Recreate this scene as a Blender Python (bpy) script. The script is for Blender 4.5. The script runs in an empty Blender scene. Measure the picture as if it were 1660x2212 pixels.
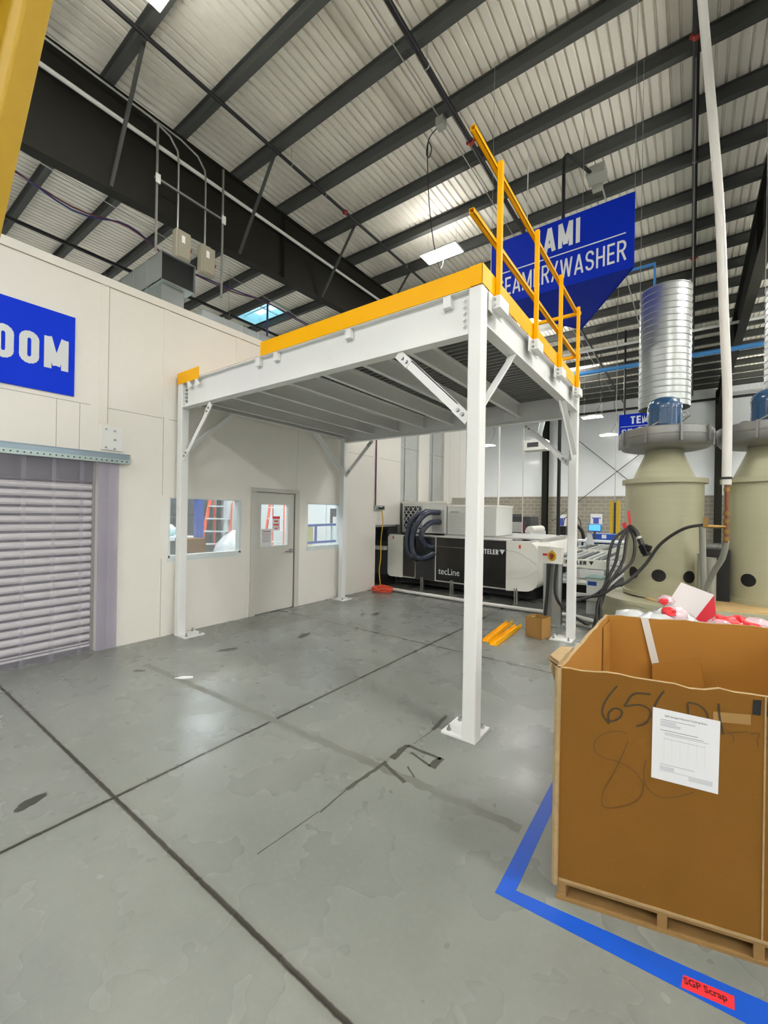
import bpy, bmesh, math, random
from math import sin, cos, pi, radians
from mathutils import Vector, Matrix
random.seed(7)
S = bpy.context.scene
COL = S.collection

# ---------------------------------------------------------------- camera
YAW, PITCH, ROLL, F = 0.6316, 0.0008, 0.0165, 906.783
cd = bpy.data.cameras.new('camera'); cam = bpy.data.objects.new('camera', cd); COL.objects.link(cam)
fw = Vector((-sin(YAW)*cos(PITCH), cos(YAW)*cos(PITCH), sin(PITCH)))
rt0 = Vector((cos(YAW), sin(YAW), 0)); up0 = rt0.cross(fw)
rt = rt0*cos(ROLL)+up0*sin(ROLL); up = up0*cos(ROLL)-rt0*sin(ROLL)
mw = Matrix((rt, up, -fw)).transposed().to_4x4(); mw.translation = Vector((5.729, -2.937, 1.72))
cam.matrix_world = mw
cd.sensor_fit = 'VERTICAL'; cd.sensor_height = 36.0; cd.lens = F/2212*36.0
cd.clip_start = 0.05; cd.clip_end = 200
S.camera = cam
# ---------------------------------------------------------------- world, exposure
W = bpy.data.worlds.new('world'); S.world = W; W.use_nodes = True
bg = W.node_tree.nodes['Background']; bg.inputs[0].default_value = (0.50, 0.86, 1.0, 1); bg.inputs[1].default_value = 2.6
S.view_settings.view_transform = 'Standard'; S.view_settings.look = 'None'
S.view_settings.gamma = 1.0; S.view_settings.use_curve_mapping = False
S.view_settings.exposure = 0.0
LAMP = 132.0          # strength of the high bay panels

# ---------------------------------------------------------------- materials
def nmat(name, col, rough=0.5, metal=0.0, var=0.0, vscale=6.0, bump=0.0, bscale=40.0, emit=None, estr=0.0,
         alpha=1.0, coat=0.0, trans=0.0, rvar=0.0, stretch=None, detail=4.0, spec=0.5):
    m = bpy.data.materials.new(name); m.use_nodes = True
    nt = m.node_tree; b = nt.nodes['Principled BSDF']
    b.inputs['Base Color'].default_value = (*col, 1); b.inputs['Roughness'].default_value = rough
    b.inputs['Metallic'].default_value = metal; b.inputs['Specular IOR Level'].default_value = spec
    if coat: b.inputs['Coat Weight'].default_value = coat; b.inputs['Coat Roughness'].default_value = 0.1
    if trans: b.inputs['Transmission Weight'].default_value = trans
    if alpha < 1: b.inputs['Alpha'].default_value = alpha
    if emit: b.inputs['Emission Color'].default_value = (*emit, 1); b.inputs['Emission Strength'].default_value = estr
    if var or bump or rvar:
        g = nt.nodes.new('ShaderNodeNewGeometry'); mp = nt.nodes.new('ShaderNodeMapping')
        nt.links.new(g.outputs['Position'], mp.inputs['Vector'])
        if stretch: mp.inputs['Scale'].default_value = stretch
    if var or rvar:
        n = nt.nodes.new('ShaderNodeTexNoise'); n.inputs['Scale'].default_value = vscale; n.inputs['Detail'].default_value = detail
        nt.links.new(mp.outputs[0], n.inputs['Vector'])
        if var:
            mx = nt.nodes.new('ShaderNodeMix'); mx.data_type = 'RGBA'
            mx.inputs[6].default_value = (*[max(0, c*(1-var)) for c in col], 1)
            mx.inputs[7].default_value = (*[min(1, c*(1+var)) for c in col], 1)
            nt.links.new(n.outputs[0], mx.inputs[0]); nt.links.new(mx.outputs[2], b.inputs['Base Color'])
        if rvar:
            mr = nt.nodes.new('ShaderNodeMapRange'); mr.inputs[3].default_value = rough-rvar; mr.inputs[4].default_value = rough+rvar
            nt.links.new(n.outputs[0], mr.inputs[0]); nt.links.new(mr.outputs[0], b.inputs['Roughness'])
    if bump:
        n2 = nt.nodes.new('ShaderNodeTexNoise'); n2.inputs['Scale'].default_value = bscale
        nt.links.new(mp.outputs[0], n2.inputs['Vector'])
        bp = nt.nodes.new('ShaderNodeBump'); bp.inputs['Strength'].default_value = bump; bp.inputs['Distance'].default_value = 0.01
        nt.links.new(n2.outputs[0], bp.inputs['Height']); nt.links.new(bp.outputs[0], b.inputs['Normal'])
    return m

def L(r, g, b):      # sRGB 0-255 -> linear
    f = lambda c: (c/255/12.92) if c/255 <= 0.04045 else ((c/255+0.055)/1.055)**2.4
    return (f(r), f(g), f(b))

M = {}
M['white_steel'] = nmat('white_steel', L(242, 243, 241), 0.36, var=0.02)
M['yellow'] = nmat('yellow_paint', L(255, 184, 0), 0.42, var=0.03, vscale=3, spec=0.15)
M['yellow_dull'] = nmat('yellow_dull', L(206, 168, 8), 0.45, var=0.15, vscale=5)
M['bolt'] = nmat('zinc_bolt', L(170, 172, 172), 0.35, 0.9)
M['panel'] = nmat('room_panel', L(241, 238, 230), 0.42, var=0.015, bump=0.05, bscale=60)
M['seam'] = nmat('panel_seam', L(168, 164, 152), 0.7)
M['door'] = nmat('door_paint', L(208, 206, 198), 0.45, var=0.02)
M['gap'] = nmat('dark_gap', L(40, 40, 38), 0.8)
M['lens'] = nmat('added_uplight', (1, 1, 1), 0.5, emit=(1.0, 0.98, 0.93), estr=LAMP*2.1)  # upward glow added to brighten the roof deck, not a real fitting part
M['added_uplight_low'] = nmat('added_uplight_dim', (1, 1, 1), 0.5, emit=(1.0, 0.98, 0.93), estr=LAMP*0.22)  # weaker version of the added upward glow
M['deckpan'] = nmat('roof_deck_pan', L(236, 231, 218), 0.36, 0.0, var=0.10, vscale=1.2, rvar=0.06, stretch=(3, .5, 1))
M['girder'] = nmat('girder_paint', L(34, 33, 27), 0.7, var=0.12, vscale=2, spec=0.15)
M['purlin'] = nmat('purlin_paint', L(74, 75, 72), 0.65, var=0.12, vscale=2, spec=0.2)
M['black_pipe'] = nmat('black_pipe', L(30, 27, 30), 0.4, 0.2)
M['red'] = nmat('red_coupling', L(150, 40, 28), 0.5)
M['cond'] = nmat('conduit', L(168, 168, 162), 0.35, 0.7)
M['galv'] = nmat('galvanised', L(176, 182, 180), 0.36, 0.75, var=0.14, vscale=3, rvar=0.08)
M['galv_dull'] = nmat('galvanised_dull', L(190, 193, 190), 0.55, 0.3, var=0.08, vscale=4)
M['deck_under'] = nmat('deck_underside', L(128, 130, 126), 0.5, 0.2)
M['spiral'] = nmat('spiral_duct', L(182, 186, 184), 0.36, 0.8, var=0.06, vscale=2)
M['black'] = nmat('black', L(16, 16, 17), 0.6)
M['dark'] = nmat('dark_grey', L(52, 54, 56), 0.5)
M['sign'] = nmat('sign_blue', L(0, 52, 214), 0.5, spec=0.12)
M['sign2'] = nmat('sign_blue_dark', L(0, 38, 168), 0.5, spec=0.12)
M['letter'] = nmat('letter_white', L(226, 230, 232), 0.5)
M['letter_black'] = nmat('letter_black', L(45, 45, 45), 0.5)
M['letter_dred'] = nmat('letter_dark_red', L(96, 14, 20), 0.5)
M['blue_steel'] = nmat('blue_steel', L(24, 72, 160), 0.4)
M['blue_pipe'] = nmat('blue_pipe', L(62, 132, 196), 0.45)
M['led'] = nmat('led_diffuser', (1, 1, 1), 0.5, emit=(1.0, 0.985, 0.95), estr=LAMP)
M['led_far'] = nmat('led_diffuser_small', (1, 1, 1), 0.5, emit=(1.0, 0.97, 0.90), estr=110)
M['led_room'] = nmat('led_room', (1, 1, 1), 0.5, emit=(.88, .97, 1.0), estr=52)
M['cream'] = nmat('cream_tank', L(176, 174, 146), 0.5, var=0.05, vscale=2, bump=0.12, bscale=3, stretch=(.4, .4, 14))
M['cast'] = nmat('cast_alloy', L(138, 138, 136), 0.45, 0.7, var=0.15, vscale=7)
M['motor'] = nmat('motor_blue', L(28, 74, 112), 0.25, 0.0, coat=0.5)
M['osb'] = nmat('strand_board', L(200, 170, 118), 0.8, var=0.35, vscale=9, detail=8, stretch=(1, 4, 1))
M['card'] = nmat('cardboard', L(121, 83, 29), 0.85, var=0.08, vscale=5, bump=0.1, bscale=90, spec=0.2)
M['card_in'] = nmat('cardboard_inside', L(166, 117, 50), 0.85, var=0.06, vscale=3, spec=0.2)
M['card_edge'] = nmat('cardboard_worn_edge', L(160, 136, 98), 0.9, var=0.3, vscale=30)
M['card_small'] = nmat('small_carton_board', L(158, 120, 68), 0.85, var=0.06, vscale=6, spec=0.2)
M['wood'] = nmat('pallet_wood', L(138, 106, 60), 0.8, var=0.25, vscale=12, stretch=(1, 1, 6))
M['paper'] = nmat('paper', L(232, 232, 235), 0.7)
M['print'] = nmat('print_grey', L(150, 150, 156), 0.8)
M['print_light'] = nmat('print_light', L(206, 207, 212), 0.8)
M['marker'] = nmat('marker_ink', L(62, 48, 24), 0.7)
M['marker2'] = nmat('marker_ink_thin', L(84, 56, 22), 0.8)
M['tape_clear'] = nmat('packing_tape', L(150, 116, 66), 0.35, var=0.1, vscale=8)
M['tape_blue'] = nmat('floor_tape_blue', L(14, 78, 184), 0.38, var=0.06, vscale=3)
M['label_red'] = nmat('label_red', L(228, 48, 58), 0.45)
M['mach_white'] = nmat('machine_white', L(242, 241, 232), 0.4, var=0.02)
M['mach_top'] = nmat('machine_top_grey', L(190, 190, 186), 0.4, 0.1)
M['mach_black'] = nmat('machine_smoked_panel', L(24, 22, 18), 0.12, spec=0.5)
M['mach_dark'] = nmat('machine_dark_door', L(44, 48, 50), 0.3)
M['ac'] = nmat('chiller_grey', L(222, 224, 220), 0.5, var=0.03)
M['hose'] = nmat('grey_blue_hose', L(44, 52, 70), 0.32)
M['hose_black'] = nmat('black_hose', L(44, 42, 42), 0.45)
M['orange'] = nmat('orange_cord', L(224, 84, 52), 0.5, var=0.15, vscale=30)
M['orange2'] = nmat('ladder_orange', L(236, 92, 56), 0.5)
M['pvc'] = nmat('white_pvc', L(222, 220, 214), 0.45, var=0.03)
M['copper'] = nmat('copper_pipe', L(134, 82, 58), 0.4, 0.6)
M['brass'] = nmat('brass', L(150, 120, 70), 0.4, 0.8)
M['grey_box'] = nmat('grey_box', L(150, 150, 140), 0.5)
M['panelbox'] = nmat('disconnect_grey', L(146, 140, 122), 0.5)
M['wire_red'] = nmat('wire_dark_red', L(96, 36, 60), 0.5)
M['wire_blue'] = nmat('wire_blue', L(44, 50, 110), 0.5)
M['ins'] = nmat('wall_insulation', L(232, 235, 236), 0.30, 0.0, var=0.03, vscale=1.0, bump=0.9, bscale=1.4, coat=0.25)
M['cool_white'] = nmat('cool_white_paint', L(222, 230, 230), 0.5)
M['int_grey'] = nmat('interior_grey', L(120, 128, 130), 0.6, var=0.05)
M['glass'] = nmat('clear_glass', (1, 1, 1), 0.02, alpha=0.14, spec=0.5)
M['strip'] = nmat('pvc_strip', L(190, 184, 202), 0.06, alpha=0.22, coat=0.6)
M['strip2'] = nmat('pvc_strip_overlap', L(180, 172, 196), 0.06, alpha=0.42, coat=0.6)
M['shutter'] = nmat('shutter_slat', L(238, 236, 238), 0.4, 0.15, var=0.05)
M['shutter_dark'] = nmat('shutter_hood', L(98, 98, 102), 0.5)
M['rail_metal'] = nmat('curtain_track', L(138, 154, 166), 0.3, 0.7)
M['rail_teal'] = nmat('curtain_plate', L(168, 184, 182), 0.3, 0.6)
M['plastic'] = nmat('wrapping_film', L(240, 244, 246), 0.2, alpha=0.75, coat=0.5, bump=0.5, bscale=9)
M['bubble'] = nmat('clear_film_bag', L(252, 224, 232), 0.12, alpha=0.6, coat=0.6, bump=0.6, bscale=30)
M['redfoam'] = nmat('red_packaging', L(236, 52, 60), 0.4, var=0.1, vscale=30)
M['red_card'] = nmat('red_card', L(214, 40, 58), 0.5)
M['white_card'] = nmat('white_card', L(232, 226, 224), 0.55)
M['screen'] = nmat('screen', L(40, 120, 200), 0.3, emit=L(110, 200, 250), estr=1.0)
M['poster_blue'] = nmat('poster_blue', L(66, 84, 170), 0.5)
M['oil'] = nmat('oil_stain', L(56, 58, 50), 0.3, var=0.15, vscale=20)
M['smudge'] = nmat('tape_residue', L(66, 66, 58), 0.6, var=0.3, vscale=26)
M['smudge2'] = nmat('faded_mark', L(108, 109, 102), 0.5, var=0.12, vscale=14)
M['ply'] = nmat('plywood_edge', L(176, 150, 110), 0.7)
M['cream_y'] = nmat('pale_yellow', L(226, 218, 150), 0.6)
M['curb'] = nmat('skylight_curb', L(200, 230, 236), 0.6)
M['olive'] = nmat('olive_mark', L(150, 140, 40), 0.5)

def floor_material():
    m = bpy.data.materials.new('sealed_concrete'); m.use_nodes = True
    nt = m.node_tree; N = nt.nodes; K = nt.links; b = N['Principled BSDF']
    g = N.new('ShaderNodeNewGeometry'); sx = N.new('ShaderNodeSeparateXYZ'); K.new(g.outputs['Position'], sx.inputs[0])
    def math_(op, a, bb=None, clamp=False):
        n = N.new('ShaderNodeMath'); n.operation = op; n.use_clamp = clamp
        for i, v in enumerate((a, bb)):
            if v is None: continue
            if isinstance(v, (int, float)): n.inputs[i].default_value = v
            else: K.new(v, n.inputs[i])
        return n.outputs[0]
    def noise(sc, det=5, rough=.55, vec=None):
        n = N.new('ShaderNodeTexNoise'); n.inputs['Scale'].default_value = sc; n.inputs['Detail'].default_value = det
        n.inputs['Roughness'].default_value = rough; K.new(vec or g.outputs['Position'], n.inputs['Vector']); return n.outputs[0]
    def ramp(src, p0, c0, p1, c1):
        r = N.new('ShaderNodeValToRGB'); r.color_ramp.elements[0].position = p0; r.color_ramp.elements[1].position = p1
        r.color_ramp.elements[0].color = (*c0, 1); r.color_ramp.elements[1].color = (*c1, 1); K.new(src, r.inputs[0]); return r.outputs[0]
    def mix(f, a, c, mode='MIX'):
        n = N.new('ShaderNodeMix'); n.data_type = 'RGBA'; n.blend_type = mode
        if isinstance(f, (int, float)): n.inputs[0].default_value = f
        else: K.new(f, n.inputs[0])
        for i, v in ((6, a), (7, c)):
            if isinstance(v, tuple): n.inputs[i].default_value = (*v, 1)
            else: K.new(v, n.inputs[i])
        return n.outputs[2]
    base = ramp(noise(0.8, 3, .5), .3, L(114, 118, 113), .72, L(130, 133, 127))
    base = mix(ramp(noise(5, 5, .6), .35, (0, 0, 0), .9, (.28, .28, .28)), base, L(106, 109, 103))
    base = mix(ramp(noise(34, 4, .7), .5, (0, 0, 0), .9, (.35, .35, .35)), base, L(144, 146, 140))
    # scuffs
    mp = N.new('ShaderNodeMapping'); mp.inputs['Scale'].default_value = (2.2, .35, 1); mp.inputs['Rotation'].default_value = (0, 0, .6)
    K.new(g.outputs['Position'], mp.inputs[0])
    base = mix(ramp(noise(3.2, 10, .72, mp.outputs[0]), .48, (0, 0, 0), .85, (.2, .2, .2)), base, L(104, 106, 98))
    # saw cut joints
    wob = math_('MULTIPLY', math_('SUBTRACT', noise(14, 3), .5), .012)
    def joint(ax, off, pitch, w):
        v = math_('ADD', math_('SUBTRACT', sx.outputs[ax], off), wob)
        v = math_('ADD', v, pitch*40+pitch/2)
        v = math_('ABSOLUTE', math_('SUBTRACT', math_('MODULO', v, pitch), pitch/2))
        return math_('SUBTRACT', 1.0, math_('MULTIPLY', v, 1/w), True)
    j = math_('MAXIMUM', joint('X', 2.985, 3.70, .016), joint('Y', -1.853, 3.71, .015))
    jw = math_('MAXIMUM', joint('X', 2.985, 3.70, .05), joint('Y', -1.853, 3.71, .05))
    base = mix(math_('MULTIPLY', jw, .35), base, L(96, 94, 84))
    base = mix(math_('MULTIPLY', j, 2.2, True), base, L(48, 46, 40))
    K.new(base, b.inputs['Base Color'])
    rr = N.new('ShaderNodeMapRange'); rr.inputs[3].default_value = .16; rr.inputs[4].default_value = .40; K.new(noise(2.4, 3, .5), rr.inputs[0])
    K.new(rr.outputs[0], b.inputs['Roughness'])
    b.inputs['Specular IOR Level'].default_value = 0.45
    bp = N.new('ShaderNodeBump'); bp.inputs['Strength'].default_value = .10; bp.inputs['Distance'].default_value = .008
    hh = math_('SUBTRACT', math_('MULTIPLY', noise(3.0, 3, .5), .5), j)
    K.new(hh, bp.inputs['Height']); K.new(bp.outputs[0], b.inputs['Normal'])
    return m
M['floor'] = floor_material()

def block_material():
    m = bpy.data.materials.new('concrete_block'); m.use_nodes = True; nt = m.node_tree; b = nt.nodes['Principled BSDF']
    g = nt.nodes.new('ShaderNodeNewGeometry'); s = nt.nodes.new('ShaderNodeSeparateXYZ'); c = nt.nodes.new('ShaderNodeCombineXYZ')
    nt.links.new(g.outputs['Position'], s.inputs[0]); nt.links.new(s.outputs[0], c.inputs[0]); nt.links.new(s.outputs[2], c.inputs[1])
    br = nt.nodes.new('ShaderNodeTexBrick'); nt.links.new(c.outputs[0], br.inputs['Vector'])
    br.inputs['Color1'].default_value = (*L(150, 144, 132), 1); br.inputs['Color2'].default_value = (*L(138, 132, 120), 1)
    br.inputs['Mortar'].default_value = (*L(168, 162, 148), 1); br.inputs['Scale'].default_value = 1.0
    br.inputs['Brick Width'].default_value = .61; br.inputs['Row Height'].default_value = .30; br.inputs['Mortar Size'].default_value = .03
    nt.links.new(br.outputs[0], b.inputs['Base Color']); b.inputs['Roughness'].default_value = .85
    return m
M['block'] = block_material()

# ---------------------------------------------------------------- mesh builder
class MB:
    def __init__(s): s.v = []; s.f = []; s.mi = []; s.cur = 0
    def m(s, i): s.cur = i; return s
    def add(s, vs, fs):
        o = len(s.v); s.v += [Vector(p) for p in vs]
        for f in fs: s.f.append([o+i for i in f]); s.mi.append(s.cur)
        return s
    def box(s, x0, x1, y0, y1, z0, z1):
        return s.add([(x0, y0, z0), (x1, y0, z0), (x1, y1, z0), (x0, y1, z0), (x0, y0, z1), (x1, y0, z1), (x1, y1, z1), (x0, y1, z1)],
                     [(0, 3, 2, 1), (4, 5, 6, 7), (0, 1, 5, 4), (1, 2, 6, 5), (2, 3, 7, 6), (3, 0, 4, 7)])
    def hexa(s, lo, hi):       # two quads, same winding
        n = len(lo); vs = list(lo)+list(hi)
        fs = [tuple(reversed(range(n))), tuple(range(n, 2*n))]+[(i, (i+1) % n, n+(i+1) % n, n+i) for i in range(n)]
        return s.add(vs, fs)
    def slab(s, pts, d):       # polygon extruded by vector d
        d = Vector(d); return s.hexa([Vector(p) for p in pts], [Vector(p)+d for p in pts])
    def bar(s, p, q, w, h, upv=(0, 0, 1)):
        p, q = Vector(p), Vector(q); d = (q-p).normalized(); u = Vector(upv)
        if abs(d.dot(u)) > .98: u = Vector((1, 0, 0))
        a = d.cross(u).normalized()*w/2; b = a.cross(d).normalized()*h/2
        return s.hexa([p-a-b, p+a-b, p+a+b, p-a+b], [q-a-b, q+a-b, q+a+b, q-a+b])
    def cyl(s, p, q, r, n=14, r2=None, cap=True):
        p, q = Vector(p), Vector(q); d = (q-p).normalized(); u = Vector((0, 0, 1)) if abs(d.z) < .95 else Vector((1, 0, 0))
        a = d.cross(u).normalized(); b = a.cross(d); r2 = r if r2 is None else r2
        vs = [p+(a*cos(2*pi*i/n)+b*sin(2*pi*i/n))*r for i in range(n)]+[q+(a*cos(2*pi*i/n)+b*sin(2*pi*i/n))*r2 for i in range(n)]
        fs = [(i, (i+1) % n, n+(i+1) % n, n+i) for i in range(n)]
        if cap: fs += [tuple(reversed(range(n))), tuple(range(n, 2*n))]
        return s.add(vs, fs)
    def tube(s, pts, r, n=8, sub=0, rr=None):
        P = [Vector(p) for p in pts]
        if sub:
            Q = []
            for i in range(len(P)-1):
                p0 = P[max(i-1, 0)]; p1 = P[i]; p2 = P[i+1]; p3 = P[min(i+2, len(P)-1)]
                for k in range(sub):
                    t = k/sub; Q.append(.5*((2*p1)+(p2-p0)*t+(2*p0-5*p1+4*p2-p3)*t*t+(3*p1-p0-3*p2+p3)*t**3))
            Q.append(P[-1]); P = Q
        vs = []; prev = None
        for i, p in enumerate(P):
            d = (P[min(i+1, len(P)-1)]-P[max(i-1, 0)]).normalized()
            if prev is None:
                u = Vector((0, 0, 1)) if abs(d.z) < .9 else Vector((1, 0, 0)); a = d.cross(u).normalized()
            else: a = (prev-d*prev.dot(d)).normalized()
            prev = a; b = d.cross(a); R = rr(i) if rr else r
            vs += [p+(a*cos(2*pi*k/n)+b*sin(2*pi*k/n))*R for k in range(n)]
        fs = [(i*n+k, i*n+(k+1) % n, (i+1)*n+(k+1) % n, (i+1)*n+k) for i in range(len(P)-1) for k in range(n)]
        fs += [tuple(reversed(range(n))), tuple(range((len(P)-1)*n, len(P)*n))]
        return s.add(vs, fs)
    def lathe(s, prof, c, n=48, cap=True):
        vs = []; c = Vector(c)
        for r, z in prof: vs += [c+Vector((r*cos(2*pi*k/n), r*sin(2*pi*k/n), z)) for k in range(n)]
        m_ = len(prof); fs = [(i*n+k, i*n+(k+1) % n, (i+1)*n+(k+1) % n, (i+1)*n+k) for i in range(m_-1) for k in range(n)]
        if cap: fs += [tuple(reversed(range(n))), tuple(range((m_-1)*n, m_*n))]
        return s.add(vs, fs)
    def rbox(s, x0, x1, y0, y1, z0, z1, r=.01, k=3):   # vertical edges rounded
        pts = []
        for cx, cy, a0 in ((x1-r, y1-r, 0), (x0+r, y1-r, 90), (x0+r, y0+r, 180), (x1-r, y0+r, 270)):
            for i in range(k+1): a = radians(a0+90*i/k); pts.append((cx+r*cos(a), cy+r*sin(a)))
        return s.hexa([(x, y, z0) for x, y in pts], [(x, y, z1) for x, y in pts])
    def ibeam(s, p, q, h, w, tf=.012, tw=.008):        # p,q = centre of bottom; horizontal beam
        p, q = Vector(p), Vector(q); d = (q-p).normalized(); a = Vector((d.y, -d.x, 0)); z = Vector((0, 0, 1))
        for (z0, z1, ww) in ((0, tf, w), (tf, h-tf, tw), (h-tf, h, w)):
            s.hexa([p-a*ww/2+z*z0, p+a*ww/2+z*z0, p+a*ww/2+z*z1, p-a*ww/2+z*z1], [q-a*ww/2+z*z0, q+a*ww/2+z*z0, q+a*ww/2+z*z1, q-a*ww/2+z*z1])
        return s
    def ball(s, c, r, n=10, sc=(1, 1, 1), jit=0):
        c = Vector(c); vs = []; m_ = n//2+1
        for i in range(1, m_): 
            t = pi*i/m_
            for k in range(n):
                j = 1+random.uniform(-jit, jit)
                vs.append(c+Vector((sc[0]*sin(t)*cos(2*pi*k/n), sc[1]*sin(t)*sin(2*pi*k/n), sc[2]*cos(t)))*r*j)
        rows = m_-1; vs += [c+Vector((0, 0, sc[2]*r)), c-Vector((0, 0, sc[2]*r))]; T = rows*n
        fs = [(i*n+k, (i+1)*n+k, (i+1)*n+(k+1) % n, i*n+(k+1) % n) for i in range(rows-1) for k in range(n)]
        fs += [(T, k, (k+1) % n) for k in range(n)]+[(T+1, (rows-1)*n+(k+1) % n, (rows-1)*n+k) for k in range(n)]
        return s.add(vs, fs)

ORG = {}
def put(name, mb, mats, parent=None, smooth=False, origin=None, bevel=0, label=None, kind=None, solid=True):
    if not isinstance(mats, (list, tuple)): mats = [mats]
    mats = [M[x] if isinstance(x, str) else x for x in mats]
    if parent is not None: o0 = ORG[parent.name]
    elif origin is not None: o0 = Vector(origin)
    else:
        xs = [v.x for v in mb.v]; ys = [v.y for v in mb.v]; zs = [v.z for v in mb.v]
        o0 = Vector(((min(xs)+max(xs))/2, (min(ys)+max(ys))/2, min(zs)))
    me = bpy.data.meshes.new(name); me.from_pydata([tuple(v-o0) for v in mb.v], [], mb.f)
    for mt in mats: me.materials.append(mt)
    if len(mats) > 1: me.polygons.foreach_set('material_index', mb.mi)
    if solid:
        bm = bmesh.new(); bm.from_mesh(me); bmesh.ops.recalc_face_normals(bm, faces=bm.faces); bm.to_mesh(me); bm.free()
    if smooth:
        me.polygons.foreach_set('use_smooth', [True]*len(me.polygons)); me.set_sharp_from_angle(angle=radians(40))
    me.update()
    ob = bpy.data.objects.new(name, me); COL.objects.link(ob)
    if parent is not None: ob.parent = parent
    else: ob.location = o0
    ORG[ob.name] = o0
    if bevel:
        bv = ob.modifiers.new('bevel', 'BEVEL'); bv.width = bevel; bv.segments = 2; bv.limit_method = 'ANGLE'
    if label: ob['label'] = label
    if kind: ob['kind'] = kind
    return ob
def tag(o, label, cat, group=None):
    o['label'] = label; o['category'] = cat
    if group: o['group'] = group
    return o
def thing(name, loc, label, cat, group=None):
    o = bpy.data.objects.new(name, None); COL.objects.link(o); o.location = loc; o.empty_display_size = .1
    ORG[o.name] = Vector(loc); return tag(o, label, cat, group)
def struct(name, mb, mats, **k): return put(name, mb, mats, kind='structure', **k)
def copy_tree(o, delta, label=None, group=None, parent=None):
    c = o.copy(); COL.objects.link(c); ORG[c.name] = ORG[o.name]+Vector(delta)
    if parent is None: c.location = o.location+Vector(delta)
    else: c.parent = parent
    if label: c['label'] = label
    if group: c['group'] = group
    for ch in list(o.children): copy_tree(ch, delta, parent=c)
    return c

def text(s, org, u, v, w, h, mat, parent, off=0.0, depth=.003, name='lettering'):
    cu = bpy.data.curves.new('t', 'FONT'); cu.body = s; cu.size = 1.0; cu.offset = off; cu.resolution_u = 3
    to = bpy.data.objects.new('t', cu); COL.objects.link(to)
    bpy.context.view_layer.update()
    dg = bpy.context.evaluated_depsgraph_get(); me0 = bpy.data.meshes.new_from_object(to.evaluated_get(dg))
    xs = [p.co.x for p in me0.vertices]; ys = [p.co.y for p in me0.vertices]
    x0, x1, y0, y1 = min(xs), max(xs), min(ys), max(ys)
    org, u, v = Vector(org), Vector(u).normalized(), Vector(v).normalized(); nrm = u.cross(v)
    mb = MB()
    vs = [org+u*((p.co.x-x0)/(x1-x0)*w)+v*((p.co.y-y0)/(y1-y0)*h)+nrm*depth for p in me0.vertices]
    mb.add(vs, [tuple(p.vertices) for p in me0.polygons])
    bpy.data.objects.remove(to); bpy.data.curves.remove(cu); bpy.data.meshes.remove(me0)
    ob = put(name, mb, mat, parent, solid=False)
    return ob

def _arc(cx, cy, rx, ry, a0, a1, n=8): return [(cx+rx*cos(radians(a0+(a1-a0)*k/n)), cy+ry*sin(radians(a0+(a1-a0)*k/n))) for k in range(n+1)]
def _round(w, t):     # condensed O outline centre line
    r = w*.5-t*.5; i = t/2
    return _arc(w/2, 1-i-r, r, r, 0, 180)+_arc(w/2, i+r, r, r, 180, 360)+[(w-i, 1-i-r)]
def glyph(c, t):
    i = t/2; w = .52
    if c == 'O': return w, [_round(w, t)]
    if c == 'I': return t, [[(i, 0), (i, 1)]]
    if c == 'E': return w*.84, [[(w*.84, i), (i, i), (i, 1-i), (w*.84, 1-i)], [(i, .5), (w*.78, .5)]]
    if c == 'L': return w*.8, [[(i, 1), (i, i), (w*.8, i)]]
    if c == 'T': return w*.92, [[(w*.46, 0), (w*.46, 1-t*.8)], [(0, 1-i), (w*.92, 1-i)]]
    if c == 'H': return w, [[(i, 0), (i, 1)], [(w-i, 0), (w-i, 1)], [(i, .5), (w-i, .5)]]
    if c == 'N': return w, [[(i, 0), (i, 1)], [(i, 1-i*.5), (w-i, i*.5)], [(w-i, 0), (w-i, 1)]]
    if c == 'M': return w*1.32, [[(i, 0), (i, 1)], [(i, 1), (w*.66, .12)], [(w*.66, .12), (w*1.32-i, 1)], [(w*1.32-i, 0), (w*1.32-i, 1)]]
    if c == 'W': return w*1.5, [[(i*.8, 1), (w*.4, i*.2)], [(w*.4, i*.2), (w*.75, 1)], [(w*.75, 1), (w*1.1, i*.2)], [(w*1.1, i*.2), (w*1.5-i*.8, 1)]]
    if c == 'A': return w*1.1, [[(i*.8, 0), (w*.55, 1)], [(w*.55, 1), (w*1.1-i*.8, 0)], [(w*.2, .27), (w*.9, .27)]]
    if c == '/': return w*.9, [[(i, -.02), (w*.9-i, 1.02)]]
    if c == 'S':
        r = w/2-i; h = (1-t)/4
        return w, [_arc(w/2, 1-i-h, r, h, 10, 180)+_arc(w/2, 1-i-h, r, h, 180, 235, 3)+[(w*.5, .5)]+_arc(w/2, i+h, r, h, 55, 0, 3)+_arc(w/2, i+h, r, h, 0, -170)]
    if c in 'RPB':
        r = .25-i*.5; x = w-i-r*.9
        o = [[(i, 0), (i, 1)], [(i, 1-i), (x, 1-i)]+_arc(x, .75-i*.5, w-i-x, r, 90, -90)+[(i, .5)]]
        if c == 'R': o.append([(w*.5, .5), (w-i*.7, 0)])
        if c == 'B': o.append([(i, .5), (x, .5)]+_arc(x, .25+i*.5, w-i-x, r, 90, -90)+[(i, i)])
        return w, o
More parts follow.
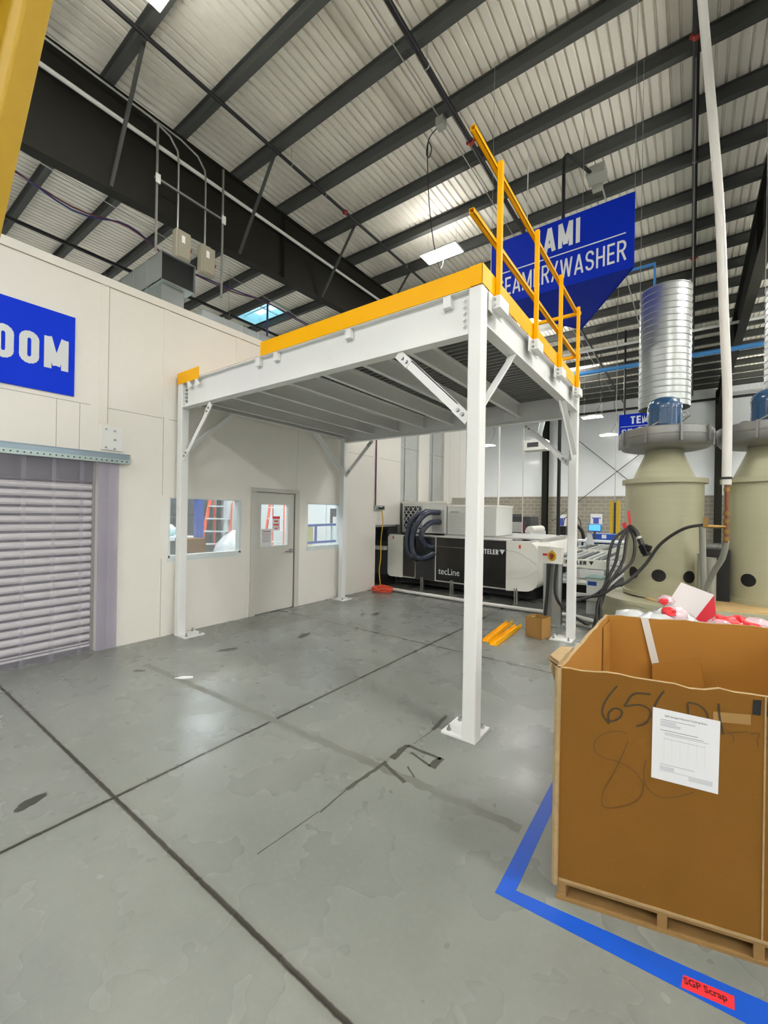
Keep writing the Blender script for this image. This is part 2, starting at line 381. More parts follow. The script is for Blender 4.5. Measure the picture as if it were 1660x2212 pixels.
def glyphs(s, org, u, v, w, h, mat, parent, t=.15, gap=.13, depth=.003, name='lettering'):
    org, u, v = Vector(org), Vector(u).normalized(), Vector(v).normalized(); nrm = u.cross(v); mb = MB(); x = 0; segs = []
    for c in s:
        gw, pl_ = glyph(c, t)
        segs += [[(x+px, py) for px, py in p] for p in pl_]; x += gw+gap
    tot = x-gap; sx = w/tot; k_ = 0; th = t*(sx+h)/2 if False else t*h
    for p in segs:
        P = [Vector((a*sx, b*h)) for a, b in p]
        for i in range(len(P)-1):
            d = P[i+1]-P[i]
            if d.length < 1e-5: continue
            L_ = d.length; d.normalize(); n = Vector((-d.y, d.x))
            tw = t*(abs(n.x)*sx+abs(n.y)*h)/(abs(n.x)+abs(n.y)); n = n*tw/2
            e = d*(tw*.20 if len(P) > 4 else 0)
            q = [P[i]-n-e, P[i+1]-n+e, P[i+1]+n+e, P[i]+n-e]; k_ += 1
            mb.add([org+u*a.x+v*a.y+nrm*(depth+k_*1e-6) for a in q], [(0, 1, 2, 3)])
        if 2 < len(P) <= 4:
            for c_ in P[1:-1]:
                a_ = t*sx/2; b_ = t*h/2; k_ += 1
                mb.add([org+u*(c_.x+i1*a_)+v*(c_.y+i2*b_)+nrm*(depth+k_*1e-6) for i1, i2 in ((-1, -1), (1, -1), (1, 1), (-1, 1))], [(0, 1, 2, 3)])
    return put(name, mb, mat, parent, solid=False)

# ================================================================ THE BUILDING
XL, XR, YB, YF, ZD = -14.0, 22.0, -12.0, 34.0, 10.74
b = MB().box(XL, XR, YB, YF, -.2, 0); fl = struct('floor', b, 'floor', origin=(0, 0, 0))
# far wall : block below, wrinkled insulation above
b = MB().box(XL, XR, YF, YF+.3, 0, 3.3); struct('wall_back', b, 'block', origin=(4, YF, 0))
b = MB().box(XL, XR, YF-.02, YF+.3, 3.3, 11.0).m(1).box(XL, XR, YF-.06, YF-.02, 3.26, 3.34)
struct('wall_back', b, ['ins', 'pvc'], origin=(4, YF, 3.3))
struct('wall_left', MB().box(XL-.3, XL, YB, YF, 0, 11), 'ins', origin=(XL, 10, 0))
struct('wall_right', MB().box(XR, XR+.3, YB, YF, 0, 11), 'ins', origin=(XR, 10, 0))
struct('wall_front', MB().box(XL, XR, YB-.3, YB, 0, 11), 'ins', origin=(4, YB, 0))

# ceiling : ribbed steel deck with a hole for the skylight
SK = (-11.55, -9.10, 8.42, 10.15)
b = MB(); xs = []; x = XL; P_ = .184
while x < XR:
    xs += [(x, 0), (x+.118, 0), (x+.130, .045), (x+.160, .045)]; xs.append((x+.172, 0)); x += P_
for (xa, za), (xb, zb) in zip(xs, xs[1:]):
    inside = xa >= SK[0] and xb <= SK[1]
    for (ya, yb) in (((YB, SK[2]), (SK[3], YF)) if inside else ((YB, YF),)):
        b.add([(xa, ya, ZD+za), (xb, ya, ZD+zb), (xb, yb, ZD+zb), (xa, yb, ZD+za)], [(0, 1, 2, 3)])
struct('ceiling', b, 'deckpan', solid=False, origin=(0, 0, ZD))
# skylight well and pane
b = MB(); x0, x1, y0, y1 = SK
x0 -= .1; x1 += .1
for q in ((x0-.05, x0, y0-.05, y1+.05), (x1, x1+.05, y0-.05, y1+.05), (x0, x1, y0-.05, y0), (x0, x1, y1, y1+.05)):
    b.box(q[0], q[1], q[2], q[3], ZD-.05, ZD+.65)
sk = struct('window_4', b, 'curb')
put('pane', MB().box(x0-.05, x1+.05, y0-.05, y1+.05, ZD+.65, ZD+.66), 'glass', sk)
put('skylight_frame', MB().box(x0, x1, 9.25, 9.31, ZD+.30, ZD+.36).box(-10.36, -10.30, y0, y1, ZD+.30, ZD+.36), 'curb', sk)

# purlins
GP = 'roof purlins running across under the metal deck'
pl = MB().ibeam((XL, 0, 10.42), (-5, 0, 10.42), .32, .14, .02, .03)
ys = [.60+1.53*k for k in range(-7, 22)]
ys = [y for y in ys if y < YF-.3]
p0 = None
for y in ys:
    if p0 is None:
        bm_ = MB().ibeam((XL, y, 10.42), (XR, y, 10.42), .31, .15, .02, .03)
        p0 = put('roof_purlin', bm_, 'purlin', origin=(4, y, 10.42)); yp = y
        tag(p0, 'long dark grey steel roof purlin crossing under the ribbed metal deck', 'roof beam', GP)
    else: copy_tree(p0, (0, y-yp, 0))
# main girders (tapered) along Y
def girder(xr, xl, label):
    t = thing('roof_girder', ((xr+xl)/2, 10, 8.2), label, 'girder')
    zb = lambda y: 8.19+.052*(y+1) if y < 9 else 8.71+.03*(y-9)
    Y = [YB, 3, 9, 20, YF]
    for (z0f, z1f, w0, w1, nm) in ((0, .02, xl, xr, 'bottom_flange'), (None, 0, xl, xr, 'top_flange'), (.02, None, (xl+xr)/2-.012, (xl+xr)/2+.012, 'web')):
        mb = MB()
        for a, c in zip(Y, Y[1:]):
            def zz(y): 
                if nm == 'bottom_flange': return zb(y), zb(y)+.02
                if nm == 'top_flange': return 10.385, 10.41
                return zb(y)+.02, 10.385
            (a0, a1), (c0, c1) = zz(a), zz(c)
            mb.hexa([(w0, a, a0), (w1, a, a0), (w1, a, a1), (w0, a, a1)], [(w0, c, c0), (w1, c, c0), (w1, c, c1), (w0, c, c1)])
        put(nm, mb, 'girder', t)
    for y in (-1.9, 5.2, 12.3, 20):
        z = zb(y)+.02; put('web_stiffener', MB().box(xl+.01, xr-.01, y-.008, y+.008, z, 10.385), 'girder', t)
    return t
g1 = girder(-3.97, -4.25, 'deep dark steel roof girder running away above the white room')
g2 = girder(7.36, 7.08, 'far dark roof girder at upper right behind the white pipe')
# flange braces from purlins to girder
GB = 'sloping brace bars between purlins and the big girder'
for i, y in enumerate((.62, 3.66, 6.72, 9.78)):
    zb = 8.3+.05*y if y < 9 else 8.75
    o = put('flange_brace', MB().bar((-2.62, y, 10.42), (-3.98, y, zb), .012, .075).bar((-2.62, y+.03, 10.42), (-3.98, y+.03, zb), .06, .012), 'purlin')
    tag(o, ['sloping steel brace by the ceiling light at upper left', 'sloping steel brace right of the two hanging disconnect boxes',
            'third sloping steel brace down the girder, above the skylight', 'small last brace just above the yellow toe board'][i], 'brace', GB)
# columns on far wall
b = MB().ibeam((0, 0, 0), (1, 0, 0), .1, .1)
def wcolumn(x, label):
    mb = MB().box(x-.2, x+.2, 33.25, 33.28, 0, 10.4).box(x-.2, x+.2, 33.82, 33.85, 0, 10.4).box(x-.01, x+.01, 33.28, 33.82, 0, 10.4)
    tag(put('steel_column', mb, 'girder'), label, 'column')
wcolumn(-4.2, 'dark steel wall column behind the mezzanine knee brace'); wcolumn(7.2, 'grey steel wall column high behind the right blower')
for (p, q, l) in (((-1.6, 33.6, 7.7), (4.6, 33.6, 1.9), 'thin diagonal bracing rod falling to the right on far wall'),
                  ((-3.6, 33.6, 1.2), (5.6, 33.6, 8.9), 'thin diagonal bracing rod rising to the right on far wall')):
    tag(put('brace_rod', MB().cyl(p, q, .028, 6), 'purlin'), l, 'rod')

# ---------------------------------------------------------------- pipes under the roof
def pipe(name, pts, r, mat, label, cat='pipe', coup=(), n=12, hang=(), group=None, cm='red', sub=0):
    t = thing(name, pts[0], label, cat, group)
    put('pipe_run' if cat == 'pipe' else 'conduit_run', MB().tube(pts, r, n, sub), mat, t, smooth=True)
    d = (Vector(pts[1])-Vector(pts[0])).normalized()
    for c in coup:
        c = Vector(c); mb = MB().cyl(c-d*.05, c+d*.05, r*1.3, 12)
        a = d.cross(Vector((0, 0, 1))).normalized(); mb.bar(c-a*r*1.9, c+a*r*1.9, .05, .05); put('coupling', mb, cm, t, smooth=True)
    for c in hang:
        c = Vector(c); put('hanger', MB().cyl(c, (c.x, c.y, 10.72), .006, 6).cyl(c-d*.012, c+d*.012, r*1.12, 12), 'cond', t)
    return t
Zp = 10.28
pipe('sprinkler_pipe', [(1.53, YB+.1, Zp), (1.53, YF-.1, Zp)], .055, 'black_pipe', 'black sprinkler main passing behind the yellow guard rail',
     coup=[(1.53, 5.95, Zp)], hang=[(1.53, 3.95, Zp), (1.53, 8, Zp)])
pipe('sprinkler_pipe', [(-2.36, YB+.1, Zp), (-2.36, YF-.1, Zp)], .042, 'black_pipe', 'thin black sprinkler pipe above the big girder, passing the light',
     coup=[(-2.36, 6.0, Zp)], hang=[(-2.36, 4.0, Zp), (-2.36, 5.2, Zp), (-2.36, 9.2, Zp)])
pipe('sprinkler_pipe', [(5.70, YB+.1, Zp), (5.70, YF-.5, Zp)], .055, 'black_pipe', 'black sprinkler pipe running straight away beside the white hanging pipe',
     coup=[(5.7, 6.25, Zp), (5.7, 14.2, Zp)], hang=[(5.7, 9.5, Zp)])
pipe('sprinkler_pipe', [(-8.28, YB+.1, 9.0), (-8.28, 14.5, 9.0)], .05, 'black_pipe', 'black sprinkler pipe low over the white room roof',
     hang=[(-8.28, 4.3, 9.0), (-8.28, 6.2, 9)])
pipe('sprinkler_pipe', [(-12, 33.1, 9.75), (20, 33.1, 9.75)], .09, 'black_pipe', 'black sprinkler pipe crossing high on the far wall')
pipe('electrical_conduit', [(1.18, YB+.1, 10.36), (1.18, 30, 10.36)], .013, 'cond', 'thin grey conduit carrying the looped black cable box', 'conduit')
pipe('electrical_conduit', [(3.74, 8.9, 10.36), (3.74, 30, 10.36)], .02, 'cond', 'thin grey conduit leading from grey junction box above sign', 'conduit')
pipe('electrical_conduit', [(-3.93, YB+.1, 9.77), (-3.93, 30, 9.77)], .045, 'pvc', 'cream conduit running along the big dark girder', 'conduit')
pipe('air_line', [(-4, 18.8, 8.5), (16, 18.8, 8.5)], .10, 'blue_pipe', 'thick blue air pipe crossing behind the spiral duct')
pipe('air_line', [(2.5, 10.4, 10.7), (2.5, 10.4, 8.55), (4.86, 10.4, 8.52), (4.86, 10.4, 7.3)], .045, 'blue_pipe', 'blue air drop pipe above the spiral duct')
pipe('electrical_conduit', [(-4, 18.7, 9.5), (16, 18.7, 9.5)], .06, 'pvc', 'pale pipe crossing under roof behind the spiral duct', 'conduit')
# junction boxes and cables
o = put('junction_box', MB().box(3.50, 3.92, 8.42, 8.84, 10.18, 10.40).box(3.56, 3.80, 8.86, 9.02, 10.1, 10.36), 'grey_box')
tag(o, 'grey junction box under roof above the AMI sign', 'junction box')
o = put('drop_conduit', MB().tube([(3.60, 8.44, 10.26), (3.40, 8.0, 10.30), (3.24, 7.62, 10.31), (3.20, 7.52, 10.18), (3.20, 7.5, 9.9), (3.2, 7.5, 8), (3.2, 7.5, 1.0)], .04, 10), 'black', smooth=True)
tag(o, 'black conduit dropping from roof box behind the blue sign', 'conduit')
o = put('junction_box', MB().box(1.10, 1.28, 5.06, 5.24, 10.18, 10.38), 'cond'); tag(o, 'small pale junction box where the looped cable hangs', 'junction box')
pts = [(1.12, 5.12, 10.2), (.93, 5.1, 10.05), (.86, 5.1, 9.75), (.93, 5.1, 9.62), (.99, 5.1, 9.78), (.9, 5.1, 9.95), (.84, 5.2, 9.4), (.80, 5.4, 8.6), (.66, 5.9, 8.05), (.2, 7.0, 8.3), (-.2, 7.9, 9.1), (-.45, 8.25, 9.62)]
o = put('power_cable', MB().tube(pts, .011, 6, 6), 'black', smooth=True); tag(o, 'thin black cable hanging with a loop beside the ceiling light', 'cable')

# ---------------------------------------------------------------- high bay lights
def light(x, y, z, label, sx=.60, sy=.29, group=None, mat='led', hang=True):
    t = thing('high_bay_light', (x, y, z), label, 'ceiling light', group)
    put('housing', MB().box(x-sx, x+sx, y-sy, y+sy, z+.012, z+.06).box(x-sx*.4, x+sx*.4, y-.09, y+.09, z+.06, z+.11), 'pvc', t)
    put('added_uplight', MB().box(x-sx+.05, x+sx-.05, y-sy+.03, y-.10, z+.061, z+.065).box(x-sx+.05, x+sx-.05, y+.10, y+sy-.03, z+.061, z+.065), 'lens' if (group and z > 6.5) else 'added_uplight_low', t)  # glowing strips added on top of the housing to brighten the deck
    put('diffuser', MB().box(x-sx+.02, x+sx-.02, y-sy+.02, y+sy-.02, z, z+.012), mat, t)
    if hang: put('hanger_wire', MB().cyl((x-sx*.8, y, z+.06), (x-sx*.8, y, 10.7), .004, 5).cyl((x+sx*.8, y, z+.06), (x+sx*.8, y, 10.7), .004, 5), 'cond', t)
    return t
light(-.50, 8.33, 9.6, 'glowing rectangular ceiling light above the yellow toe board')
light(-.60, -.02, 9.6, 'glowing ceiling light cut off by the top edge')
l0 = light(-.5, 16.6, 9.6, 'ceiling light hidden behind the mezzanine', group='unseen ceiling lights added to light the warehouse')
GL = 'unseen ceiling lights added to light the warehouse'
l1 = light(8.6, -1, 7.2, 'unseen ceiling light added to light the warehouse bay', group=GL)  # unseen fixture, hung low so its added uplight floods the ceiling
l2 = light(-10.5, -3, 6.0, 'unseen ceiling light added to light the warehouse bay', group=GL)
l0['label'] = 'unseen ceiling light added to light the warehouse bay'
for (x, y) in ((-.5, -8), (8.6, -8), (8.6, -1), (8.6, 6), (9.5, 13), (15.5, -8), (15.5, 0), (15.5, 8), (15.5, 16), (15.5, 25), (20, 4), (3.6, -8), (-10.5, -3), (-12.6, 3.5), (-10.5, -9), (-12.6, 14), (20, -5), (12.5, 20), (-.5, 24.6), (10.8, 28), (-7.5, 26), (-7.5, 18), (17, 30)):  # unseen lights added out of view to brighten hall and deck
    if x < -8: src, (sx_, sy_) = l2, (-10.5, -3)
    elif x > 8 or y < -4: src, (sx_, sy_) = l1, (8.6, -1)
    else: src, (sx_, sy_) = l0, (-.5, 16.6)
    if (x, y) == (sx_, sy_): continue
    copy_tree(src, (x-sx_, y-sy_, 0), 'unseen ceiling light added to light the warehouse bay', GL)
for (x, y, z, l) in ((1.38, 21.8, 7.0, 'brighter of two small far lights left of the blue fan motor'), (1.31, 27.8, 7.0, 'lower small far light beside the partly hidden blue sign'),
                     (-7.0, 28, 7.0, 'small far light just right of the near white column')):
    light(x, y, z, l, .5, .30, mat='led_far')
    put('pendant_cable', MB().tube([(x+.1, y, z+.1), (x+.5, y, z+1.0), (x+.3, y, z+2), (x+.4, y, 10.6)], .012, 5, 4), 'black', bpy.data.objects[[o.name for o in bpy.data.objects if o.get('label') == l][0]])

# ================================================================ WHITE ROOM (x<0)
WT = 4.50; Y0, Y1 = -7.0, 5.55
w1 = (-.058, 1.074, 1.05, 1.877); w2 = (2.49, 3.41, 1.035, 1.865); dr = (1.348, 2.190, 0, 2.025); sh = (-3.6, -.905, 0, 2.33)
b = MB(); X0 = -.09
def seg(y0, y1, z0, z1): b.box(X0, 0, y0, y1, z0, z1)
seg(Y0, sh[0], 0, WT); seg(sh[0], sh[1], sh[3], WT); seg(sh[1], w1[0], 0, WT)
seg(w1[0], w1[1], 0, w1[2]); seg(w1[0], w1[1], w1[3], WT); seg(w1[1], dr[0], 0, WT); seg(dr[0], dr[1], dr[3], WT)
seg(dr[1], w2[0], 0, WT); seg(w2[0], w2[1], 0, w2[2]); seg(w2[0], w2[1], w2[3], WT); seg(w2[1], 4.58, 0, WT); seg(4.58, Y1, 1.43, WT)
b.box(X0, .012, Y0, Y1, 4.40, WT)                       # top trim
for y, z0 in ((-.87, 2.72), (-.125, 2.9), (.98, 3.0), (2.27, 2.05), (3.45, 2.0), (4.62, 1.9)): b.box(0, .006, y-.045, y+.045, z0, 4.40)
for y in (-.125,): b.box(0, .006, y-.05, y+.05, 0, 2.9)
b.box(0, .006, 1.19, 1.24, 0, 2.1); b.box(0, .006, -2.1, -2.0, 2.35, 4.4)
b.m(1)
for y, z0, z1 in ((-.822, 2.74, 4.40), (-.155, 0, 1.05), (-.155, 1.9, 2.95)): b.box(0, .0072, y-.003, y+.003, z0, z1)
for y0, y1, z in ((-7, -1.0, 2.93), (-.82, -.16, 2.93), (-.10, .1, 2.93), (3.5, 4.45, 2.95), (4.6, 5.55, 2.95)): b.box(0, .0016, y0, y1, z-.003, z+.003)
for y0, y1 in ((-1.33, -1.325), (-1.11, -1.105)): b.box(0, .0016, y0, y1, 2.35, 2.93)
b.box(0, .0135, Y0, Y1, 4.394, 4.400)
b.box(0, .001, 3.36, 3.366, 0, 1.02)
wl = struct('wall_room', b, ['panel', 'seam'], origin=(0, 0, 0))
# ducts and posts continuing beyond the room
b = MB().box(-.5, 0, 6.40, 6.93, 0, 4.5).box(-.5, 0, 7.78, 9.2, 0, 4.5).box(0, .006, 8.1, 8.15, 0, 4.5).box(0, .006, 8.75, 8.8, 0, 4.5)
struct('wall_panel', b, 'panel')
for (ya, yb, lab) in ((5.56, 6.39, 'galvanised vertical duct with creased faces left of white post'), (6.94, 7.77, 'galvanised vertical duct with creased faces right of white post')):
    t = thing('air_duct', (-.3, (ya+yb)/2, 0), lab, 'duct')
    mb = MB().box(-.6, -.05, ya, yb, 0, 4.4)
    z = .0; k = 0
    for z in (.0, 1.15, 2.1, 3.35):
        z1 = {0: 1.15, 1.15: 2.1, 2.1: 3.35, 3.35: 4.4}[z]
        c = (-.028, (ya+yb)/2+.12, (z+z1)/2)
        A_ = [(-.05, ya+.25, z+.02), (-.05, yb, z+.02), (-.05, yb, z1-.02), (-.05, ya+.25, z1-.02)]
        for i in range(4): mb.add([A_[i], A_[(i+1) % 4], c], [(0, 1, 2)])
    put('duct_body', mb, 'galv_dull', t)
    put('seam_flange', MB().box(-.62, -.03, ya, yb, 1.13, 1.15).box(-.62, -.03, ya, yb, 3.33, 3.36).box(-.05, -.02, ya+.22, ya+.25, 0, 4.4), 'galv_dull', t)
# room interior
struct('wall_interior', MB().box(-8.1, -8.0, Y0, 5.55, 0, 4.4), 'int_grey')
struct('wall_interior', MB().box(-8, X0, 5.50, 5.55, 1.43, 4.4).box(-8, -1.3, 5.50, 5.55, 0, 1.43).box(-1.35, -1.3, 4.5, 5.5, 0, 1.43).box(-1.3, X0, 4.53, 4.58, 0, 1.43).box(-1.3, X0, 4.53, 5.5, 1.38, 1.43), 'cool_white')
struct('wall_interior', MB().box(-8, X0, -3.8, -3.7, 0, 4.4), 'cool_white')
struct('ceiling_room', MB().box(-8.1, X0, Y0, 5.55, 4.34, 4.40), 'cool_white')
d2 = struct('door_2', MB().box(-2.38, -1.60, 5.46, 5.50, 0, 2.03).box(-2.46, -2.38, 5.44, 5.5, 0, 2.1).box(-2.46, -1.5, 5.44, 5.5, 2.03, 2.1), 'cool_white')
put('door_window', MB().box(-2.23, -1.78, 5.45, 5.459, 1.30, 1.80), 'dark', d2)
put('notice', MB().box(-2.12, -1.98, 5.44, 5.449, 1.36, 1.58).box(-1.96, -1.86, 5.44, 5.449, 1.22, 1.4), 'white_card', d2)
put('door_handle', MB().cyl((-1.68, 5.40, 1.0), (-1.68, 5.46, 1.0), .025).bar((-1.68, 5.40, 1.0), (-1.80, 5.40, 1.0), .02, .02), 'bolt', d2)
for k_, (x_, y_) in enumerate(((-2.2, .5), (-2.2, 3.2), (-5.2, .5), (-5.2, 3.4))):
    tt = thing('ceiling_panel_light', (x_, y_, 4.2), 'flat ceiling light inside the white room', 'ceiling light', 'ceiling lights inside the white room')
    put('frame', MB().box(x_-.32, x_+.32, y_-.62, y_+.62, 4.30, 4.34), 'cool_white', tt)
    put('diffuser', MB().box(x_-.30, x_+.30, y_-.60, y_+.60, 4.29, 4.30), 'led_room', tt)
# windows
def window(n, r):
    y0, y1, z0, z1 = r
    f = MB()
    for q in ((y0, y1, z0, z0+.03), (y0, y1, z1-.015, z1), (y0, y0+.015, z0, z1), (y1-.03, y1, z0, z1)): f.box(X0-.004, .004, *q)
    f.box(0, .008, y0-.01, y1+.01, z0-.05, z0-.002)
    o = struct('window_%d' % n, f, 'cool_white'); put('pane', MB().box(-.05, -.045, y0+.015, y1-.03, z0+.03, z1-.015), 'glass', o)
window(1, w1); window(2, w2)
# door
y0, y1, _, zt = dr
d1 = struct('door_1', MB().box(-.05, -.012, y0+.006, 1.452, .008, zt-.006).box(-.05, -.012, 2.046, y1-.006, .008, zt-.006)
            .box(-.05, -.012, 1.452, 2.046, .008, 1.115).box(-.05, -.012, 1.452, 2.046, 1.825, zt-.006), 'door', origin=(0, 1.77, 0))
put('pane', MB().box(-.035, -.03, 1.455, 2.043, 1.115, 1.825), 'glass', d1)
put('window_trim', MB().box(-.052, -.004, 1.452, 1.462, 1.11, 1.83).box(-.052, -.004, 2.036, 2.048, 1.11, 1.83).box(-.052, -.004, 1.452, 2.046, 1.11, 1.122).box(-.052, -.004, 1.452, 2.046, 1.818, 1.83), 'cool_white', d1)
put('door_frame', MB().box(0, .02, 1.255, y0, 0, zt).box(0, .02, y1, 2.285, 0, zt).box(0, .02, 1.255, 2.285, zt+.001, 2.09), 'door', d1)
put('threshold_gap', MB().box(-.05, -.02, y0+.001, y1-.001, .0005, .008).box(-.02, -.002, y1-.008, y1-.001, .001, zt-.009).box(-.02, -.002, y0+.001, y1-.001, zt-.008, zt-.001), 'gap', d1)
put('door_handle', MB().cyl((-.012, 2.10, 1.015), (.05, 2.10, 1.015), .033, 20).bar((.045, 2.10, 1.015), (.045, 1.97, 1.01), .018, .018), 'bolt', d1, smooth=True)
nt_ = put('notice', MB().box(-.012, -.009, 1.472, 1.69, 1.122, 1.41), 'paper', d1, label='lower white printed notice')
put('printed_lines', MB().box(-.009, -.0082, 1.50, 1.66, 1.365, 1.375).box(-.009, -.0082, 1.50, 1.66, 1.34, 1.345).box(-.009, -.0082, 1.50, 1.67, 1.315, 1.32).box(-.009, -.0082, 1.50, 1.66, 1.29, 1.295)
    .box(-.009, -.0082, 1.50, 1.65, 1.265, 1.27).box(-.009, -.0082, 1.50, 1.66, 1.24, 1.245).box(-.009, -.0082, 1.50, 1.67, 1.215, 1.22).box(-.009, -.0082, 1.50, 1.66, 1.19, 1.195), 'letter_dred', nt_)
nt2 = put('notice', MB().box(-.012, -.009, 1.70, 1.86, 1.38, 1.62), 'paper', d1, label='upper white notice with red bars')
put('printed_lines', MB().box(-.009, -.0082, 1.70, 1.86, 1.58, 1.62).box(-.009, -.0082, 1.74, 1.82, 1.525, 1.55).box(-.009, -.0082, 1.72, 1.84, 1.465, 1.49).box(-.009, -.0082, 1.70, 1.86, 1.435, 1.44).box(-.009, -.0082, 1.75, 1.81, 1.40, 1.42), 'label_red', nt2)

# roller shutter (door 3)
b = MB(); z = .03; y0, y1 = sh[0], sh[1]
prof = []
while z < 2.05:
    prof += [(-.135, z), (-.112, z+.006), (-.098, z+.026), (-.098, z+.046), (-.112, z+.064), (-.135, z+.070), (-.135, z+.095)]; z += .095
for k_, ((xa, za), (xb, zb_)) in enumerate(zip(prof, prof[1:])):
    b.m(1 if k_ % 7 >= 5 else 0).add([(xa, y0, za), (xa, y1, za), (xb, y1, zb_), (xb, y0, zb_)], [(0, 1, 2, 3)])
d3 = struct('door_3', b, ['shutter', 'shutter_dark'], solid=False, origin=(-.1, -2, 0))
put('shutter_hood', MB().box(-.20, -.095, y0, y1, 2.03, 2.33), 'shutter_dark', d3)
put('bottom_bar', MB().box(-.14, -.10, y0, y1, 0, .09), 'shutter_dark', d3)
put('side_guide', MB().box(-.16, -.085, y1-.03, y1, 0, 2.33), 'cond', d3)
# strip curtain
sc = thing('strip_curtain', (.05, -2.0, 0), 'clear plastic strip curtain hanging on a grey track before the roller shutter', 'strip curtain')
put('track', MB().box(.02, .075, -3.7, -.592, 2.315, 2.375).box(.02, .085, -3.7, -.592, 2.375, 2.382), 'rail_metal', sc)
put('clamp_plate', MB().box(.03, .082, -3.7, -.592, 2.262, 2.315), 'rail_teal', sc)
b = MB(); y = -3.6
while y < -.62: b.cyl((.082, y, 2.29), (.088, y, 2.29), .008, 8); y += .055
put('rivet', b, 'dark', sc)
y = -3.45; i = 0
while y < -1.0:
    yc = y+.15; mb = MB(); n = 9; X = .050 if i % 2 else .062
    cols = [(y-.02+(.30)*k/n, X+.012*sin(pi*k/n)) for k in range(n+1)]
    for (ya, xa), (yb, xb) in zip(cols, cols[1:]):
        R_ = 10; rows = []
        for r in range(R_+1):
            zz = .015+2.25*r/R_; wv = .006*sin(r*1.7+i)*(1-r/R_)+.02*(1-r/R_)*sin(i*2.1)
            rows.append(((xa+wv, ya, zz), (xb+wv, yb, zz)))
        for (a1, b1), (a2, b2) in zip(rows, rows[1:]): mb.add([a1, b1, b2, a2], [(0, 1, 2, 3)])
    put('plastic_strip', mb, 'strip', sc, solid=False, smooth=True); y += .262; i += 1
mb = MB().box(.040, .044, -.92, -.70, .01, 2.262); put('plastic_strip', mb, 'strip2', sc)
o = thing('mounting_plate', (0, -.78, 2.45), 'square white bolted plate above the curtain track end', 'plate')
put('plate', MB().box(0, .02, -.885, -.66, 2.42, 2.70), 'white_steel', o)
for (y, z) in ((-.84, 2.67), (-.745, 2.66), (-.745, 2.55), (-.84, 2.45), (-.745, 2.44)): put('bolt', MB().cyl((.02, y, z), (.035, y, z), .012, 8), 'bolt', o)
# sign ROOM
o = thing('room_sign', (0.01, -1.6, 3.4), 'blue wall sign with large white letters ROOM, cut off at left', 'sign')
put('board', MB().box(.008, .016, -3.35, -1.170, 2.985, 3.885), 'sign', o)
glyphs('ROOM', (.016, -2.085, 3.245), (0, 1, 0), (0, 0, 1), .855, .345, 'letter', o, .21)

# things inside the room
o = put('steel_post', MB().rbox(-2.85, -2.70, 1.90, 2.05, 0, 4.3, .015), 'blue_steel'); tag(o, 'blue post seen through the first window', 'post')
o = put('steel_post', MB().rbox(-3.36, -3.20, 2.93, 3.09, 0, 4.3, .015), 'cool_white'); tag(o, 'white post behind the ladder through the first window', 'post')
def ladder(cx, cy, w, label, ang=.6):
    t = thing('step_ladder', (cx, cy, 0), label, 'ladder')
    u = Vector((cos(ang), sin(ang), 0)); n = Vector((-sin(ang), cos(ang), 0)); C0 = Vector((cx, cy, 0))
    H = 2.4
    for s in (-1, 1):
        put('rail', MB().bar(C0+u*s*w-n*.55, C0+u*s*w*.55+Vector((0, 0, H)), .035, .075), 'orange2', t)
        put('rail', MB().bar(C0+u*s*w+n*.55, C0+u*s*w*.55+n*.05+Vector((0, 0, H)), .03, .05), 'orange2', t)
    for k in range(1, 8):
        z = k*.3; f = z/H; ww = w*(1-.45*f)
        put('step', MB().bar(C0-n*.55*(1-f)-u*ww+Vector((0, 0, z)), C0-n*.55*(1-f)+u*ww+Vector((0, 0, z)), .08, .03), 'cool_white', t)
    return t
ladder(-3.52, 3.02, .42, 'orange step ladder seen through the first window'); ladder(-3.3, 4.55, .30, 'orange step ladder seen through the door window')
def blob(name, c, r, sc, mat, label, cat, jit=.08, n=18):
    o = put(name, MB().ball(c, r, n, sc, jit), mat, smooth=True); tag(o, label, cat); return o
blob('wrapped_equipment', (-2.0, 2.45, .55), .6, (1.1, .85, 1.25), 'plastic', 'heap wrapped in white film behind the first window', 'wrapped load', .05)
o = put('cardboard_box', MB().box(-1.78, -1.46, .95, 1.36, .0, 1.19), 'card'); tag(o, 'brown carton low behind the first window beside blue post', 'box')
o = put('work_table', MB().box(-4.6, -3.4, -.8, 2.3, 1.02, 1.10).box(-4.5, -4.4, -.7, -.6, 0, 1.02).box(-3.6, -3.5, -.7, -.6, 0, 1.02).box(-4.5, -4.4, 2.1, 2.2, 0, 1.02).box(-3.6, -3.5, 2.1, 2.2, 0, 1.02), 'cool_white')
tag(o, 'white table of covered goods behind the windows', 'table')
o = put('wrapped_goods', MB().ball((-4.0, .0, 1.2), .3, 12, (1, 1.3, .5), .1), 'redfoam', smooth=True); tag(o, 'red wrapped goods on the white table', 'goods')
o = put('wrapped_goods', MB().ball((-4.0, 1.6, 1.22), .4, 12, (1, 1.3, .5), .1), 'curb', smooth=True); tag(o, 'pale blue covered goods on the white table', 'goods')
o = thing('blue_barrier', (-1.2, 3.9, 0), 'blue steel barrier frame seen through the right window', 'barrier')
put('post', MB().box(-1.05, -.97, 2.9, 2.98, 0, 1.72), 'blue_steel', o)
put('rail', MB().bar((-1.0, 2.95, 1.40), (-1.0, 4.6, 1.42), .06, .05), 'blue_steel', o); put('rail', MB().bar((-1.0, 2.95, 1.03), (-1.0, 4.6, 1.03), .06, .05), 'blue_steel', o)
put('upright', MB().box(-1.02, -.98, 3.68, 3.72, 1.03, 1.4), 'blue_steel', o)
o = put('foam_block', MB().box(-2.2, -1.9, 3.9, 4.5, .0, 1.38), 'cream_y'); tag(o, 'pale yellow block behind the blue barrier', 'block')
